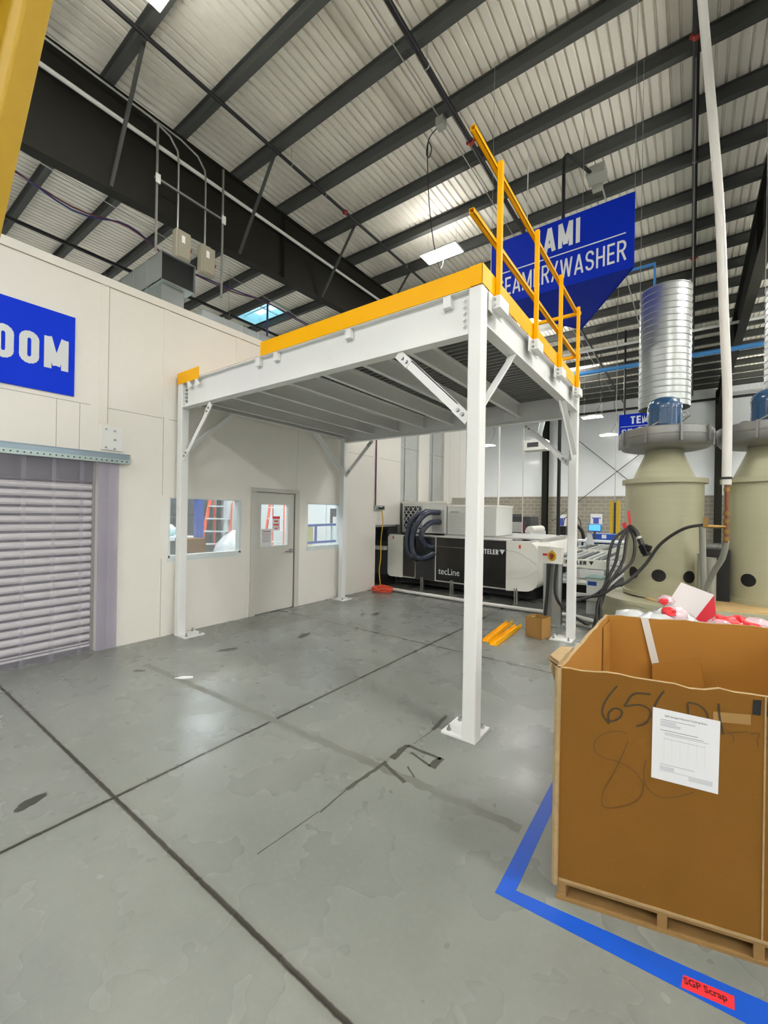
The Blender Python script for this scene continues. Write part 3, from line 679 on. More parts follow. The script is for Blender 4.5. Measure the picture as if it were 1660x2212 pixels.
o = put('storage_rack', MB().box(-7.7, -7.0, 2.5, 5.2, 1.5, 1.56).box(-7.7, -7.0, 2.5, 5.2, .9, .96).box(-7.7, -7, 2.5, 5.2, 2.1, 2.16).box(-7.7, -7.6, 2.5, 2.6, 0, 2.6).box(-7.1, -7.0, 2.5, 2.6, 0, 2.6).box(-7.1, -7.0, 5.1, 5.2, 0, 2.6), 'dark'); tag(o, 'dark storage rack at the back of the white room', 'rack')

# wall mounted things
o = thing('outlet_box', (0, 4.7, 1.75), 'metal outlet box with plug at the end of the white wall', 'outlet')
put('box', MB().box(0, .06, 4.50, 4.84, 1.765, 1.875), 'galv', o); put('socket', MB().box(.06, .075, 4.74, 4.80, 1.79, 1.85), 'black', o)
put('conduit', MB().cyl((.02, 4.54, 1.87), (.02, 4.54, 4.4), .014), 'wire_red', o)
put('plug', MB().cyl((.06, 4.62, 1.82), (.14, 4.62, 1.80), .02), 'black', o)
put('power_cord', MB().tube([(.08, 4.70, 1.77), (.10, 4.72, 1.5), (.07, 4.70, 1.1), (.10, 4.66, .7), (.08, 4.64, .4), (.14, 4.62, .05)], .012, 6, 5), 'yellow_dull', o, smooth=True, label='yellow hanging power cord')
# coiled orange cord
pts = []
for k in range(170):
    a = k*.35; r = .20+.035*sin(k*.9)+.02*sin(k*2.3); pts.append((.33+r*cos(a), 4.42+r*.85*sin(a), .012+.085*k/170+.012*sin(k*1.7)))
o = put('extension_cord', MB().tube(pts, .011, 6), 'orange', smooth=True); tag(o, 'coiled orange extension cord on floor at the wall corner', 'cord')

# ---------------------------------------------------------------- on top of the white room
t = thing('return_air_duct', (-2, .65, 4.5), 'galvanised duct with open black end on the white room roof', 'duct')
b = MB(); x0, x1, y0, y1, z0, z1 = -3.6, -1.2, .355, .93, 5.42, 5.885
for q in ((x0, x1, y0, y0+.01, z0, z1), (x0, x1, y1-.01, y1, z0, z1), (x0, x1, y0, y1, z0, z0+.01), (x0, x1, y0, y1, z1-.01, z1)): b.box(*q)
put('duct_body', b, 'galv', t); put('duct_inside', MB().box(x0, x1-.06, y0+.01, y1-.01, z0+.01, z1-.01), 'black', t)
put('duct_neck', MB().box(-2.1, -1.32, .42, .80, 4.5, 5.42), 'galv', t)
for k in range(1, 5): put('seam_flange', MB().box(x1-.5*k, x1-.5*k+.02, y0-.006, y1+.006, z0-.006, z1+.006), 'galv', t)
t = thing('supply_duct', (-1.1, 2.5, 4.5), 'long low galvanised duct on the white room roof behind yellow toe board', 'duct')
put('duct_body', MB().box(-1.5, -.85, .86, 5.2, 4.5, 5.04).box(-1.5, -.82, .80, 1.25, 4.5, 4.92), 'galv', t)
for k in range(9): put('seam_flange', MB().box(-1.51, -.84, 1.25+.36*k, 1.265+.36*k, 4.5, 5.05), 'galv_dull', t)
o = put('air_duct', MB().box(-4.6, -3.6, 4.6, 5.48, 4.405, 5.75), 'galv'); tag(o, 'galvanised duct box beyond the skylight end, over the yellow board', 'duct')
# strut frame with disconnects
t = thing('strut_frame', (-3.8, 2.2, 7.0), 'hanging strut frame in front of the big girder', 'frame')
for (y, z0, z1) in ((1.465, 7.36, 10.15), (3.06, 7.0, 10.2)): put('strut', MB().box(-3.82, -3.78, y-.02, y+.02, z0, z1), 'cond', t)
put('cross_strut', MB().box(-3.78, -3.74, 1.40, 3.12, 8.90, 8.94), 'cond', t)
for y in (1.465, 3.06): put('bracket', MB().box(-3.76, -3.73, y-.05, y+.05, 8.82, 9.02), 'pvc', t)
for (ya, yb, z0, z1, yc, l) in ((1.86, 2.20, 7.42, 8.06, 1.94, 'left grey safety switch box hanging from the strut frame'), (2.46, 2.82, 7.36, 8.02, 2.60, 'right grey safety switch box hanging from the strut frame')):
    t = thing('disconnect_box', (-3.8, ya, z0), l, 'switch box')
    put('enclosure', MB().box(-3.88, -3.70, ya, yb, z0, z1), 'panelbox', t, bevel=.01)
    put('cover', MB().box(-3.70, -3.685, ya+.05, yb-.03, z0+.03, z1-.03), 'panelbox', t)
    put('warning_label', MB().box(-3.685, -3.683, ya+.12, ya+.2, z1-.28, z1-.12), 'white_card', t)
    put('switch_lever', MB().box(-3.80, -3.74, yb, yb+.05, z0+.28, z0+.34), 'red', t)
    put('feed_conduit', MB().tube([(-3.80, yc, z1), (-3.80, yc, 9.6), (-3.80, yc-.03, 9.85), (-3.82, yc-.2, 10.08), (-3.84, yc-.6, 10.2), (-3.86, -1.5, 10.24), (-3.86, -8, 10.24)], .022, 8), 'cond', t, smooth=True)
for (off, m_, l) in ((0, 'wire_red', 'dark red cable run draped below the girder'), (.07, 'wire_blue', 'dark blue cable run draped below the girder')):
    o = put('cable_bundle', MB().tube([(-5.0, -6, 8.75+off), (-5.0, -1.5, 8.35+off), (-5.05, .3, 8.15-off), (-5.0, 1.4, 8.3+off*.5), (-5.1, 2.6, 8.05), (-5.2, 4.2, 8.1+off), (-5.2, 5.6, 8.3), (-5.3, 8, 8.25+off), (-5.3, 14, 8.4)], .018, 6, 5), m_, smooth=True)
    tag(o, l, 'cable')
o = put('support_rod', MB().cyl((-5.25, 5.6, 4.40), (-5.25, 5.6, 8.4), .03, 8), 'wire_blue'); tag(o, 'dark vertical rod in front of the skylight', 'rod')
o = put('support_wire', MB().cyl((-3.0, -4, 7.6), (-6.2, 16, 8.4), .008, 6), 'cond'); tag(o, 'thin pale wire crossing below the girder', 'wire')

# ================================================================ MEZZANINE
C1x, C2x, Y3, cs, ZT = 4.453, .067, 3.395, .111, 3.437
mz = thing('mezzanine_platform', ((C1x+C2x)/2, Y3/2, 0), 'white steel mezzanine platform with yellow toe boards and guard rail', 'mezzanine')
cols = {}
for (x0, y0, px, py) in ((C1x-cs, 0, C1x-.284, 0), (C2x, 0, C2x, 0), (C2x, Y3-cs, C2x, Y3-.284), (C1x-cs, Y3-cs, C1x-.284, Y3-.284)):
    c = put('column', MB().rbox(x0, x0+cs, y0, y0+cs, .018, ZT-.004, .012, 4), 'white_steel', mz)
    put('base_plate', MB().box(px, px+.284, py, py+.284, 0, .018), 'white_steel', c)
    fx = px if px < x0-.01 else px+.284
    corners = [(px+.045, py+.045), (px+.239, py+.045), (px+.239, py+.239), (px+.045, py+.239)]
    for (ax, ay) in corners:
        if x0-.02 < ax < x0+cs+.02 and y0-.02 < ay < y0+cs+.02: continue
        put('anchor_bolt', MB().cyl((ax, ay, .018), (ax, ay, .034), .017, 6).cyl((ax, ay, .034), (ax, ay, .060), .009, 8), 'bolt', c)
hb = .35; zb0 = 3.082
def beam(p, q, h, w=.105, nm='beam'):
    return put(nm, MB().ibeam((p[0], p[1], ZT-h), (q[0], q[1], ZT-h), h, w, .011, .009), 'white_steel', mz)
bf = beam((C2x+cs, .055), (C1x-cs, .055), hb)
bk = beam((C2x+cs, Y3-.055), (C1x-cs, Y3-.055), hb)
bs = beam((C1x-.055, cs), (C1x-.055, Y3-cs), .275, .10)
bl = beam((C2x+.055, cs), (C2x+.055, Y3-cs), .275, .10)
for x in (1.753, 2.057, 3.09, 4.12):
    put('toe_clip', MB().hexa([(x-.004, .0, ZT-.012), (x-.004, .0, ZT-.075), (x-.004, .045, ZT-.12), (x-.004, .045, ZT-.012)], [(x+.004, .0, ZT-.012), (x+.004, .0, ZT-.075), (x+.004, .045, ZT-.12), (x+.004, .045, ZT-.012)])
        .box(x, x+.07, .0, .045, ZT-.10, ZT-.014), 'white_steel', bf)
for x in (.30, .49):
    put('gusset_clip', MB().slab([(x, -.002, ZT-.01), (x+.05, -.002, ZT-.02), (x+.13, -.002, ZT-.10), (x+.02, -.002, ZT-.12)], (0, .006, 0)), 'white_steel', bf)
for (xx) in (C1x-cs-.05, C2x+cs+.04):
    for k in range(5): put('bolt', MB().cyl((xx, .046, ZT-.065-.05*k), (xx, .05, ZT-.065-.05*k), .021, 14).cyl((xx, .028, ZT-.065-.05*k), (xx, .046, ZT-.065-.05*k), .013, 6), 'white_steel' if xx > 2 else 'bolt', bf)
for k in range(1, 8):
    x = .30+.549*(k-1)
    if x > C1x-.3: continue
    j = put('joist', MB().box(x, x+.055, .06, Y3-.06, 3.18, 3.19).box(x, x+.007, .06, Y3-.06, 3.18, ZT-.05).box(x, x+.055, .06, Y3-.06, ZT-.06, ZT-.05), 'white_steel', mz)
    for kk in range(3): put('bolt', MB().cyl((x-.02, Y3-.12, 3.22+.06*kk), (x, Y3-.12, 3.22+.06*kk), .014, 6), 'bolt', j)
# deck : corrugated sheet with boards on top
b = MB(); y = .07
while y < Y3-.1:
    for (ya, za), (yb, zb2) in zip([(y, .0), (y+.03, .0), (y+.04, .04), (y+.075, .04), (y+.085, 0)], [(y+.03, .0), (y+.04, .04), (y+.075, .04), (y+.085, 0), (y+.095, 0)]):
        b.add([(C2x+.1, ya, ZT-.05+za), (C1x-.1, ya, ZT-.05+za), (C1x-.1, yb, ZT-.05+zb2), (C2x+.1, yb, ZT-.05+zb2)], [(0, 1, 2, 3)])
    y += .095
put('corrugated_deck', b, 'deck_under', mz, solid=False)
put('deck_board', MB().box(C2x+.02, 2.3, .03, Y3-.02, ZT+.004, ZT+.022).box(2.31, C1x-.02, .03, Y3-.02, ZT+.004, ZT+.022), 'ply', mz)
def brace(p, q, axis):
    # flat-faced angle from column to beam; axis 'x' lies in the plane y=const
    p, q = Vector(p), Vector(q); d = (q-p).normalized()
    n = Vector((0, 1, 0)) if axis == 'x' else Vector((1, 0, 0)); w = d.cross(n).normalized()*.036
    mb = MB().hexa([p-w-n*.004, p+w-n*.004, p+w+n*.004, p-w+n*.004], [q-w-n*.004, q+w-n*.004, q+w+n*.004, q-w+n*.004])
    e = w*(1 if w.z > 0 else -1)
    mb.hexa([p+e-n*.004, p+e*.8-n*.004, p+e*.8+n*.055, p+e+n*.055], [q+e-n*.004, q+e*.8-n*.004, q+e*.8+n*.055, q+e+n*.055])
    o = put('knee_brace', mb, 'white_steel', mz)
    for (a, s) in ((p, 1), (q, -1)):
        g = MB(); a0 = a-d*s*.05; a1 = a+d*s*.11; w2 = w*1.12; sh_ = n*(-.010)
        g.hexa([a0-w2+sh_, a0+w2+sh_, a0+w2+sh_+n*.006, a0-w2+sh_+n*.006], [a1-w2+sh_, a1+w2+sh_, a1+w2+sh_+n*.006, a1-w2+sh_+n*.006])
        put('gusset_plate', g, 'white_steel', o)
        for f in (.02, .075):
            c = a+d*s*f; put('bolt', MB().cyl(c-n*.024, c-n*.008, .013, 6).cyl(c-n*.012, c-n*.010, .018, 12), 'bolt', o)
    return o
xc1, xc2 = C1x-cs, C2x+cs
brace((xc1-.03, .03, 2.47), (3.72, .03, 3.045), 'x'); brace((xc2+.03, .03, 2.42), (.80, .03, 3.02), 'x')
brace((xc1-.03, Y3-.05, 2.47), (3.72, Y3-.05, 3.045), 'x'); brace((xc2+.03, Y3-.05, 2.47), (.80, Y3-.05, 3.045), 'x')
for x in (C1x-.06, C2x+.03):
    brace((x, cs+.03, 2.55), (x, .80, 3.13), 'y'); brace((x, Y3-cs-.03, 2.55), (x, Y3-.80, 3.13), 'y')
# toe boards (yellow)
put('toe_board', MB().box(1.842, C1x-.09, -.004, .0, ZT-.004, ZT+.149).box(1.842, C1x-.09, 0, .03, ZT-.004, ZT+.0), 'yellow', mz, label='long front yellow toe board')
put('toe_board', MB().box(C1x-.10, C1x+.004, -.008, -.004, ZT+.001, ZT+.152).box(C1x, C1x+.006, -.008, Y3, ZT+.001, ZT+.152), 'yellow', mz)
put('toe_board', MB().box(C2x-.004, .59, -.004, .0, ZT-.03, ZT+.125).box(C2x-.004, C2x, -.004, .18, ZT-.03, ZT+.125), 'yellow', mz, label='short yellow toe board piece at the wall end')
put('toe_board', MB().box(1.2, C1x, Y3-.004, Y3, ZT, ZT+.150), 'yellow', mz)
# guard rail
rx = C1x+.03; ps = .038; Zr = 4.47
for y in (.255, 1.235, 2.17, 3.09):
    c = put('rail_post', MB().box(rx-ps/2, rx+ps/2, y-ps/2, y+ps/2, ZT-.03, Zr+.03), 'yellow', mz)
    put('post_bracket', MB().box(C1x, C1x+.075, y-.085, y+.10, ZT-.125, ZT-.03).box(C1x, C1x+.008, y-.14, y+.13, ZT-.15, ZT-.01), 'white_steel', c)
    for zz in (ZT-.055, ZT-.10): put('bolt', MB().cyl((C1x+.03, y-.095, zz), (C1x+.03, y-.085, zz), .013, 6), 'bolt', c)
def hrail(z, y0, y1):
    a = ps/2; t_ = .004; mb = MB(); X_ = rx-ps
    for q in ((X_-a, X_+a, z+a-t_, z+a), (X_-a, X_+a, z-a, z-a+t_), (X_-a, X_-a+t_, z-a, z+a), (X_+a-t_, X_+a, z-a, z+a)): mb.box(q[0], q[1], y0, y1, q[2], q[3])
    put('rail', mb, 'yellow', mz, label='yellow square rail along the side')
hrail(Zr-.01, -.19, 3.11); hrail(3.90-.03, -.19, 3.11)
for z in (Zr-.03, 3.86): put('rail', MB().box(1.6, rx+.02, Y3-.27, Y3-.27+ps, z-ps/2, z+ps/2), 'yellow', mz, label='yellow square rail across the far end')

# ================================================================ BIG HANGING SIGN
t = thing('hanging_sign', (3.7, 5.4, 5.8), 'large blue triangular hanging sign reading AMI SEAMER/WASHER', 'sign')
A_, B_, Cc = (2.47, 5.0), (4.92, 5.0), (3.72, 7.05)
za, zb_ = 5.80, 7.05
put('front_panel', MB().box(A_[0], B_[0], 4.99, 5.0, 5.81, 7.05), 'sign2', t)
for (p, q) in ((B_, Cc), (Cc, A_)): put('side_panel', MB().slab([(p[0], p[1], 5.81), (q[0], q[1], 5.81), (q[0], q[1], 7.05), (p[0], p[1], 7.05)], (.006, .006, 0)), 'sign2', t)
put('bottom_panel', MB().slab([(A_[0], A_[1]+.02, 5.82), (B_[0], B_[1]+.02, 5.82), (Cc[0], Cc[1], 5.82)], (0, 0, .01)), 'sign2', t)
put('edge_trim', MB().box(A_[0]-.012, A_[0], 4.985, 5.005, 5.81, 7.05), 'letter', t)
glyphs('AMI', (3.475, 4.99, 6.52), (1, 0, 0), (0, 0, 1), .62, .44, 'letter', t, .19)
put('divider_line', MB().box(2.62, 4.80, 4.985, 4.99, 6.405, 6.425), 'letter', t)
glyphs('SEAMER/WASHER', (2.59, 4.99, 5.965), (1, 0, 0), (0, 0, 1), 2.22, .345, 'letter', t, .12)
for (x, y) in (A_, B_, Cc): put('hanger_wire', MB().cyl((x, y, 7.05), (x, y, 10.72), .004, 5), 'cond', t)
# far sign
t = thing('hanging_sign', (4, 20, 5.4), 'small far blue sign half hidden behind the blue fan motor', 'sign')
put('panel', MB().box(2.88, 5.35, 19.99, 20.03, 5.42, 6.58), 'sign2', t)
glyphs('TEMPER', (3.36, 19.99, 6.10), (1, 0, 0), (0, 0, 1), 1.5, .36, 'letter', t, .19)
put('divider_line', MB().box(2.95, 5.28, 19.98, 19.99, 5.98, 6.0), 'letter', t)
glyphs('SEAMER', (2.98, 19.99, 5.55), (1, 0, 0), (0, 0, 1), 1.6, .32, 'letter', t, .12)
put('hanger_pipe', MB().cyl((3.1, 20.01, 6.58), (3.1, 20.01, 10.6), .05, 8), 'black_pipe', t)

# ================================================================ TANKS AND BLOWERS
T1 = Vector((5.369, 5.101, 0)); T2 = Vector((6.66, 5.40, 0))
def stadium(c1, c2, r, z0, z1, n=20):
    d = (c2-c1).normalized(); p = Vector((-d.y, d.x, 0)); pts = []
    for k in range(n+1): a = -pi/2-pi*k/n; pts.append(c1+(d*cos(a)+p*sin(a))*r if False else c1+(-d*sin(pi*k/n)+p*cos(pi*k/n))*r)
    for k in range(n+1): pts.append(c2+(d*sin(pi*k/n)-p*cos(pi*k/n))*r)
    return [(v.x, v.y, z0) for v in pts], [(v.x, v.y, z1) for v in pts]
t = thing('base_tank', (6, 5.2, 0), 'wide low cream tank under the two tall cream tanks', 'tank')
put('shell', MB().hexa(*stadium(T1+Vector((.02, -.12, 0)), T2+Vector((1, .2, 0)), .86, 0, .42)), 'cream', t, smooth=True)
put('rim', MB().hexa(*stadium(T1+Vector((.02, -.12, 0)), T2+Vector((1, .2, 0)), .88, .42, .47)), 'cream', t, smooth=True)
o = put('strand_board', MB().hexa(*stadium(T1+Vector((.35, -.33, 0)), T2+Vector((.9, -.1, 0)), .56, .47, .492)), 'osb'); tag(o, 'rough strand board lying on the low tank', 'board')
def tank(c, sc, lab, holes):
    t = thing('washer_tank', c, lab, 'tank'); R = .525*sc; X, Y = c.x, c.y
    z0, zr = .495, 2.28*sc if sc != 1 else 2.28
    n = 96; hz = .84; hr = .092
    vs = MB()
    put('shell', MB().lathe([(R, z0), (R, 2.26)], (X, Y, 0), 64, False), 'cream', t, smooth=True)
    for hd in holes:   # ports facing outward
        a = radians(hd); c_ = Vector((X+cos(a)*(R-.02), Y+sin(a)*(R-.02), hz)); dd = Vector((cos(a), sin(a), 0))
        mb = MB(); K_ = 16; co = []
        for k in range(K_+1):
            w_ = -cos(pi*k/K_)*hr; hh_ = sin(pi*k/K_)*hr; aa = a+w_/R
            co.append([(X+(R+.004)*cos(aa), Y+(R+.004)*sin(aa), hz+s_*hh_) for s_ in (-1, 1)])
        for (a1, b1), (a2, b2) in zip(co, co[1:]): mb.add([a1, a2, b2, b1], [(0, 1, 2, 3)])
        put('port_opening', mb, 'black', t)
    put('rim', MB().lathe([(R, 2.24), (R+.05, 2.24), (R+.05, 2.31), (R, 2.31)], (X, Y, 0), 64), 'cream', t, smooth=True)
    put('cone', MB().lathe([(R*.80, 2.31), (R*.78, 2.36), (.27, 2.70), (.24, 2.80)], (X, Y, 0), 56), 'cream', t, smooth=True)
    put('foot_ring', MB().lathe([(R+.02, .492), (R+.02, .55), (R, .56)], (X, Y, 0), 64), 'cream', t, smooth=True)
    f = thing('blower_fan', (X, Y, 2.8), 'grey cast blower drum with blue motor on '+('the left tall tank' if sc == 1 and X < 6 else 'the tank at right edge'), 'fan')
    put('drum', MB().lathe([(.30, 2.77), (.50, 2.78), (.58, 2.80), (.62, 2.85), (.625, 2.955), (.632, 2.96), (.632, 2.975), (.625, 2.98), (.62, 3.07), (.56, 3.095), (.3, 3.10)], (X, Y, 0), 64), 'cast', f, smooth=True)
    for k in range(9):
        a = 2*pi*k/9+.2; p = Vector((X+.64*cos(a), Y+.64*sin(a), 0)); put('clamp_bar', MB().bar(p+Vector((0, 0, 2.84)), p+Vector((0, 0, 3.09)), .03, .03, (cos(a), sin(a), 0)), 'cast', f)
    mo = put('motor', MB().lathe([(.225, 3.10), (.225, 3.42), (.235, 3.42), (.235, 3.46), (.23, 3.50), (.20, 3.57), (.13, 3.61), (.05, 3.62)], (X, Y, 0), 48), 'motor', f, smooth=True)
    fb = MB()
    for k in range(40):
        a = 2*pi*k/40; fb.bar((X+.222*cos(a), Y+.222*sin(a), 3.13), (X+.222*cos(a), Y+.222*sin(a), 3.41), .03, .008, (cos(a), sin(a), 0))
    put('cooling_fins', fb, 'motor', mo)
    put('terminal_box', MB().box(X-.06, X+.06, Y-.29, Y-.20, 3.16, 3.34), 'motor', mo)
    put('lifting_eye', MB().tube([(X+.24+.045*cos(k*pi/6)*.7+.03, Y-.1, 3.30+.04*sin(k*pi/6)) for k in range(13)], .009, 6), 'cond', mo, smooth=True)
    put('gland_cable', MB().tube([(X-.06, Y-.28, 3.2), (X-.2, Y-.3, 3.12), (X-.32, Y-.25, 3.14), (X-.4, Y-.1, 3.11)], .012, 6, 4), 'cond', mo, smooth=True)
    return t
tank(T1, 1, 'tall cream tank with round ports, left of the white vertical pipe', (227, 268, 312))
tank(T2, 1, 'tall cream tank cut off by the right edge of the photo', (240, 275))
def spiral(c, r, z0, z1, lab):
    t = thing('spiral_duct', (c[0], c[1], z0), lab, 'duct')
    prof = []; z = z0
    while z < z1: prof += [(r, z), (r, z+.085), (r+.010, z+.095), (r+.010, z+.108)]; z += .118
    put('duct_wall', MB().lathe(prof, (c[0], c[1], 0), 56, False), 'spiral', t, smooth=True)
    put('inner_wall', MB().lathe([(r-.012, z0), (r-.012, z-.01)], (c[0], c[1], 0), 40, False), 'galv', t, smooth=True)
    put('hanger_wire', MB().cyl((c[0]-r, c[1], z1), (c[0]-r, c[1], 10.7), .005, 5).cyl((c[0]+r, c[1], z1), (c[0]+r, c[1], 10.7), .005, 5), 'cond', t)
# duct hangs behind blower 1 (px 1431, depth 8)
def atp(px, py, D):
    d = fw + rt*((px-830)/F) - up*((py-1106)/F); return mw.translation + d*D
c = atp(1431, 1116, 8.0); spiral((c.x, c.y), .415, 3.78, 5.92, 'shiny spiral duct hanging above the left blower')
c = atp(1716, 1116, 7.3); spiral((c.x, c.y), .415, 3.70, 5.75, 'shiny spiral duct cut off by the right edge')

# white pvc pipe with copper valve
t = thing('vertical_pipe', (6.07, 3.75, 0), 'tall leaning white pipe hanging from roof to brass valve at tanks', 'pipe')
put('plastic_pipe', MB().tube([(5.60, 3.38, 10.4), (5.70, 3.47, 9.0), (5.755, 3.52, 8.2), (5.88, 3.61, 6.7), (5.97, 3.68, 5.5), (6.03, 3.72, 4.2), (6.075, 3.755, 3.2), (6.08, 3.76, 2.13)], .050, 14, 4), 'pvc', t, smooth=True)
put('strap', MB().lathe([(.053, 2.20), (.056, 2.20), (.056, 2.225), (.053, 2.225)], (6.08, 3.76, 0), 20), 'black', t)
put('copper_pipe', MB().cyl((6.085, 3.76, 2.13), (6.085, 3.76, 1.42), .022, 12), 'copper', t, smooth=True)
for z in (2.07, 1.78, 1.68, 1.55, 1.46): put('brass_fitting', MB().cyl((6.085, 3.76, z-.025), (6.085, 3.76, z+.025), .034, 10), 'brass', t)
put('side_valve', MB().cyl((6.08, 3.76, 1.61), (5.86, 3.70, 1.61), .022, 10).bar((5.88, 3.70, 1.6), (5.88, 3.70, 1.72), .05, .05), 'brass', t)
put('grey_tail_pipe', MB().tube([(6.085, 3.78, 1.43), (6.06, 3.9, 1.22), (5.98, 4.1, 1.0), (5.9, 4.3, .7), (5.88, 4.4, .5)], .035, 10, 4), 'grey_box', t, smooth=True)
o = put('drain_pipe', MB().tube([(5.86, 4.36, 1.60), (5.87, 4.4, 1.2), (5.9, 4.45, .5)], .04, 10, 4).cyl((5.96, 4.7, .5), (5.96, 4.7, 1.15), .075, 14).cyl((5.84, 4.62, .5), (5.84, 4.62, 1.2), .03, 10), 'grey_box', smooth=True); tag(o, 'grey pipes rising between the two tall tanks', 'pipe')
o = put('pump_unit', MB().box(5.9, 6.2, 5.0, 5.6, .47, 1.25), 'black'); tag(o, 'dark pump unit between the two tall tanks', 'pump')
# black hoses
hook = Vector((4.93, 4.36, 1.56))
t = thing('hose_hook', hook, 'red hook holding the black hoses on the left tank', 'hook')
put('hook_bar', MB().bar((4.955, 4.50, 1.80), (4.985, 4.47, 1.56), .03, .03), 'label_red', t); put('hook_ring', MB().bar((4.90, 4.44, 1.62), (4.93, 4.44, 1.50), .05, .05), 'label_red', t)
H = [[(4.97, 4.42, 1.55), (4.80, 4.25, 1.38), (4.74, 4.15, 1.1), (4.74, 4.05, .85), (4.72, 3.98, .6), (4.62, 3.88, .2), (4.60, 3.80, .03)],
     [(4.97, 4.42, 1.56), (4.88, 4.22, 1.35), (4.84, 4.12, 1.05), (4.76, 4.0, .8), (4.68, 3.92, .55), (4.69, 3.85, .2), (4.70, 3.78, .03)],
     [(4.97, 4.42, 1.57), (4.96, 4.2, 1.35), (4.93, 4.1, 1.05), (4.80, 3.98, .78), (4.66, 3.9, .5), (4.64, 3.84, .25), (4.66, 3.8, .03)],
     [(4.97, 4.40, 1.57), (5.06, 4.28, 1.35), (5.05, 4.2, 1.1), (4.96, 4.1, .95), (4.78, 4.0, .75), (4.60, 3.95, .55), (4.30, 3.95, .40), (4.1, 4.3, .2)],
     [(5.90, 3.92, 1.63), (5.66, 3.96, 1.57), (5.40, 4.05, 1.35), (5.22, 4.05, 1.05), (5.02, 3.95, .80), (4.85, 3.88, .70), (4.65, 3.9, .55), (4.3, 4.1, .45)]]
labs = ['outermost left black hose hanging from the red hook', 'second black hose from the left hanging from red hook', 'third black hose from left hanging from the red hook', 'right black hose looping from red hook to floor', 'long black hose curving from the brass valve across the left tank']
for h_, l in zip(H, labs): tag(put('rubber_hose', MB().tube(h_, .021, 10, 6), 'hose_black', smooth=True), l, 'hose')
t = thing('hose_coupling', (5.1, 4.3, 1.2), 'black cam coupling with pale band hanging beside the hoses', 'coupling')
put('sleeve', MB().tube([(4.98, 4.40, 1.57), (5.06, 4.36, 1.50), (5.11, 4.33, 1.40), (5.17, 4.29, 1.27)], .036, 12, 4), 'hose_black', t, smooth=True)
put('band', MB().cyl((5.10, 4.33, 1.42), (5.115, 4.325, 1.39), .042, 12), 'pvc', t); put('head', MB().bar((5.16, 4.29, 1.30), (5.22, 4.25, 1.16), .09, .08).bar((5.2, 4.27, 1.28), (5.27, 4.25, 1.26), .05, .07), 'black', t)
put('latch', MB().bar((5.12, 4.24, 1.15), (5.19, 4.24, 1.17), .02, .02), 'bolt', t)

# ================================================================ GLASS WASHING MACHINE
t = thing('seaming_machine', (1.7, 6.4, 0), 'long glass machine with smoked front panels and cream rounded ends', 'machine')
yf, yb = 5.1, 7.75; zt, zb = 1.215, .24
put('body', MB().box(.2, 3.2, yf+.05, yb, .34, zt-.01), 'dark', t)
def rounded(x0, x1, r, left):
    pts = []
    c = [(x1-r, zt-r, 0), (x0+.02, zt-.02, 90), (x0+.02, zb+.02, 180), (x1-r, zb+r*1.1, 270)] if not left else [(x1-.02, zt-.02, 0), (x0+r, zt-r, 90), (x0+r, zb+r, 180), (x1-.02, zb+.02, 270)]
    for i, (cx, cz, a0) in enumerate(c):
        rr = r if ((i in (0, 3)) != left) else .02
        for k in range(7): a = radians(a0+15*k); pts.append((cx+rr*cos(a), cz+rr*sin(a)))
    return pts
pe = rounded(2.835, 3.45, .24, False)
e = put('end_cover', MB().slab([(x, yf-.03, z) for x, z in pe], (0, 1.0, 0)), 'mach_white', t, smooth=True, label='right cream rounded end cover')
put('cover_crease', MB().tube([(2.84, yf-.032, 1.02), (3.05, yf-.032, 1.0), (3.25, yf-.032, .90), (3.42, yf-.032, .78)], .006, 6, 4), 'mach_top', e)
put('cover_crease', MB().tube([(2.84, yf-.032, .50), (3.05, yf-.032, .50), (3.25, yf-.032, .56), (3.42, yf-.032, .68)], .006, 6, 4), 'letter', e)
put('orange_mark', MB().box(3.08, 3.12, yf-.034, yf-.030, 1.07, 1.14), 'orange', e)
pe = rounded(-.0, .42, .09, True)
e = put('end_cover', MB().slab([(x, yf-.03, z+.0) for x, z in pe], (0, .6, 0)), 'mach_white', t, smooth=True, label='left cream rounded end cover')
put('cover_crease', MB().tube([(.02, yf-.032, .55), (.15, yf-.032, .46), (.40, yf-.032, .42)], .006, 6, 4), 'letter', e)
put('orange_mark', MB().box(.13, .17, yf-.034, yf-.030, 1.11, 1.17), 'orange', e)
put('front_panel', MB().box(.42, .75, yf, yf+.04, .27, 1.19), 'mach_black', t)
put('front_panel', MB().box(.75, 1.26, yf-.012, yf+.04, .25, 1.19), 'mach_dark', t, label='dark grey middle door panel')
put('front_panel', MB().box(1.27, 2.83, yf, yf+.04, .25, 1.195), 'mach_black', t)
put('trim_strip', MB().box(1.255, 1.272, yf-.014, yf+.03, .25, 1.19).box(.745, .755, yf-.014, yf+.03, .27, .7), 'pvc', t)
put('panel_edge', MB().box(1.27, 2.83, yf-.003, yf, 1.0, 1.004).box(.42, 2.83, yf-.004, yf+.02, .245, .27), 'mach_top', t)
text('tecLine', (1.335, yf-.002, .41), (1, 0, 0), (0, 0, 1), .50, .135, 'letter', t)
glyphs('BENTELER', (2.18, yf-.002, .92), (1, 0, 0), (0, 0, 1), .49, .10, 'letter', t, .2)
put('triangle_mark', MB().add([(2.69, yf-.004, 1.025), (2.80, yf-.004, 1.025), (2.745, yf-.004, .925)], [(0, 2, 1)]), 'letter', t, solid=False)
put('top_cover', MB().box(.0, 3.30, yf+.02, yf+.55, zt-.03, zt).box(1.2, 3.35, yf+.5, yb, zt-.03, zt+.03), 'mach_top', t)
for x in (2.45, 2.8, 3.0): put('top_plate', MB().box(x-.06, x+.06, yf+.2, yf+.24, zt, zt+.01), 'letter', t)
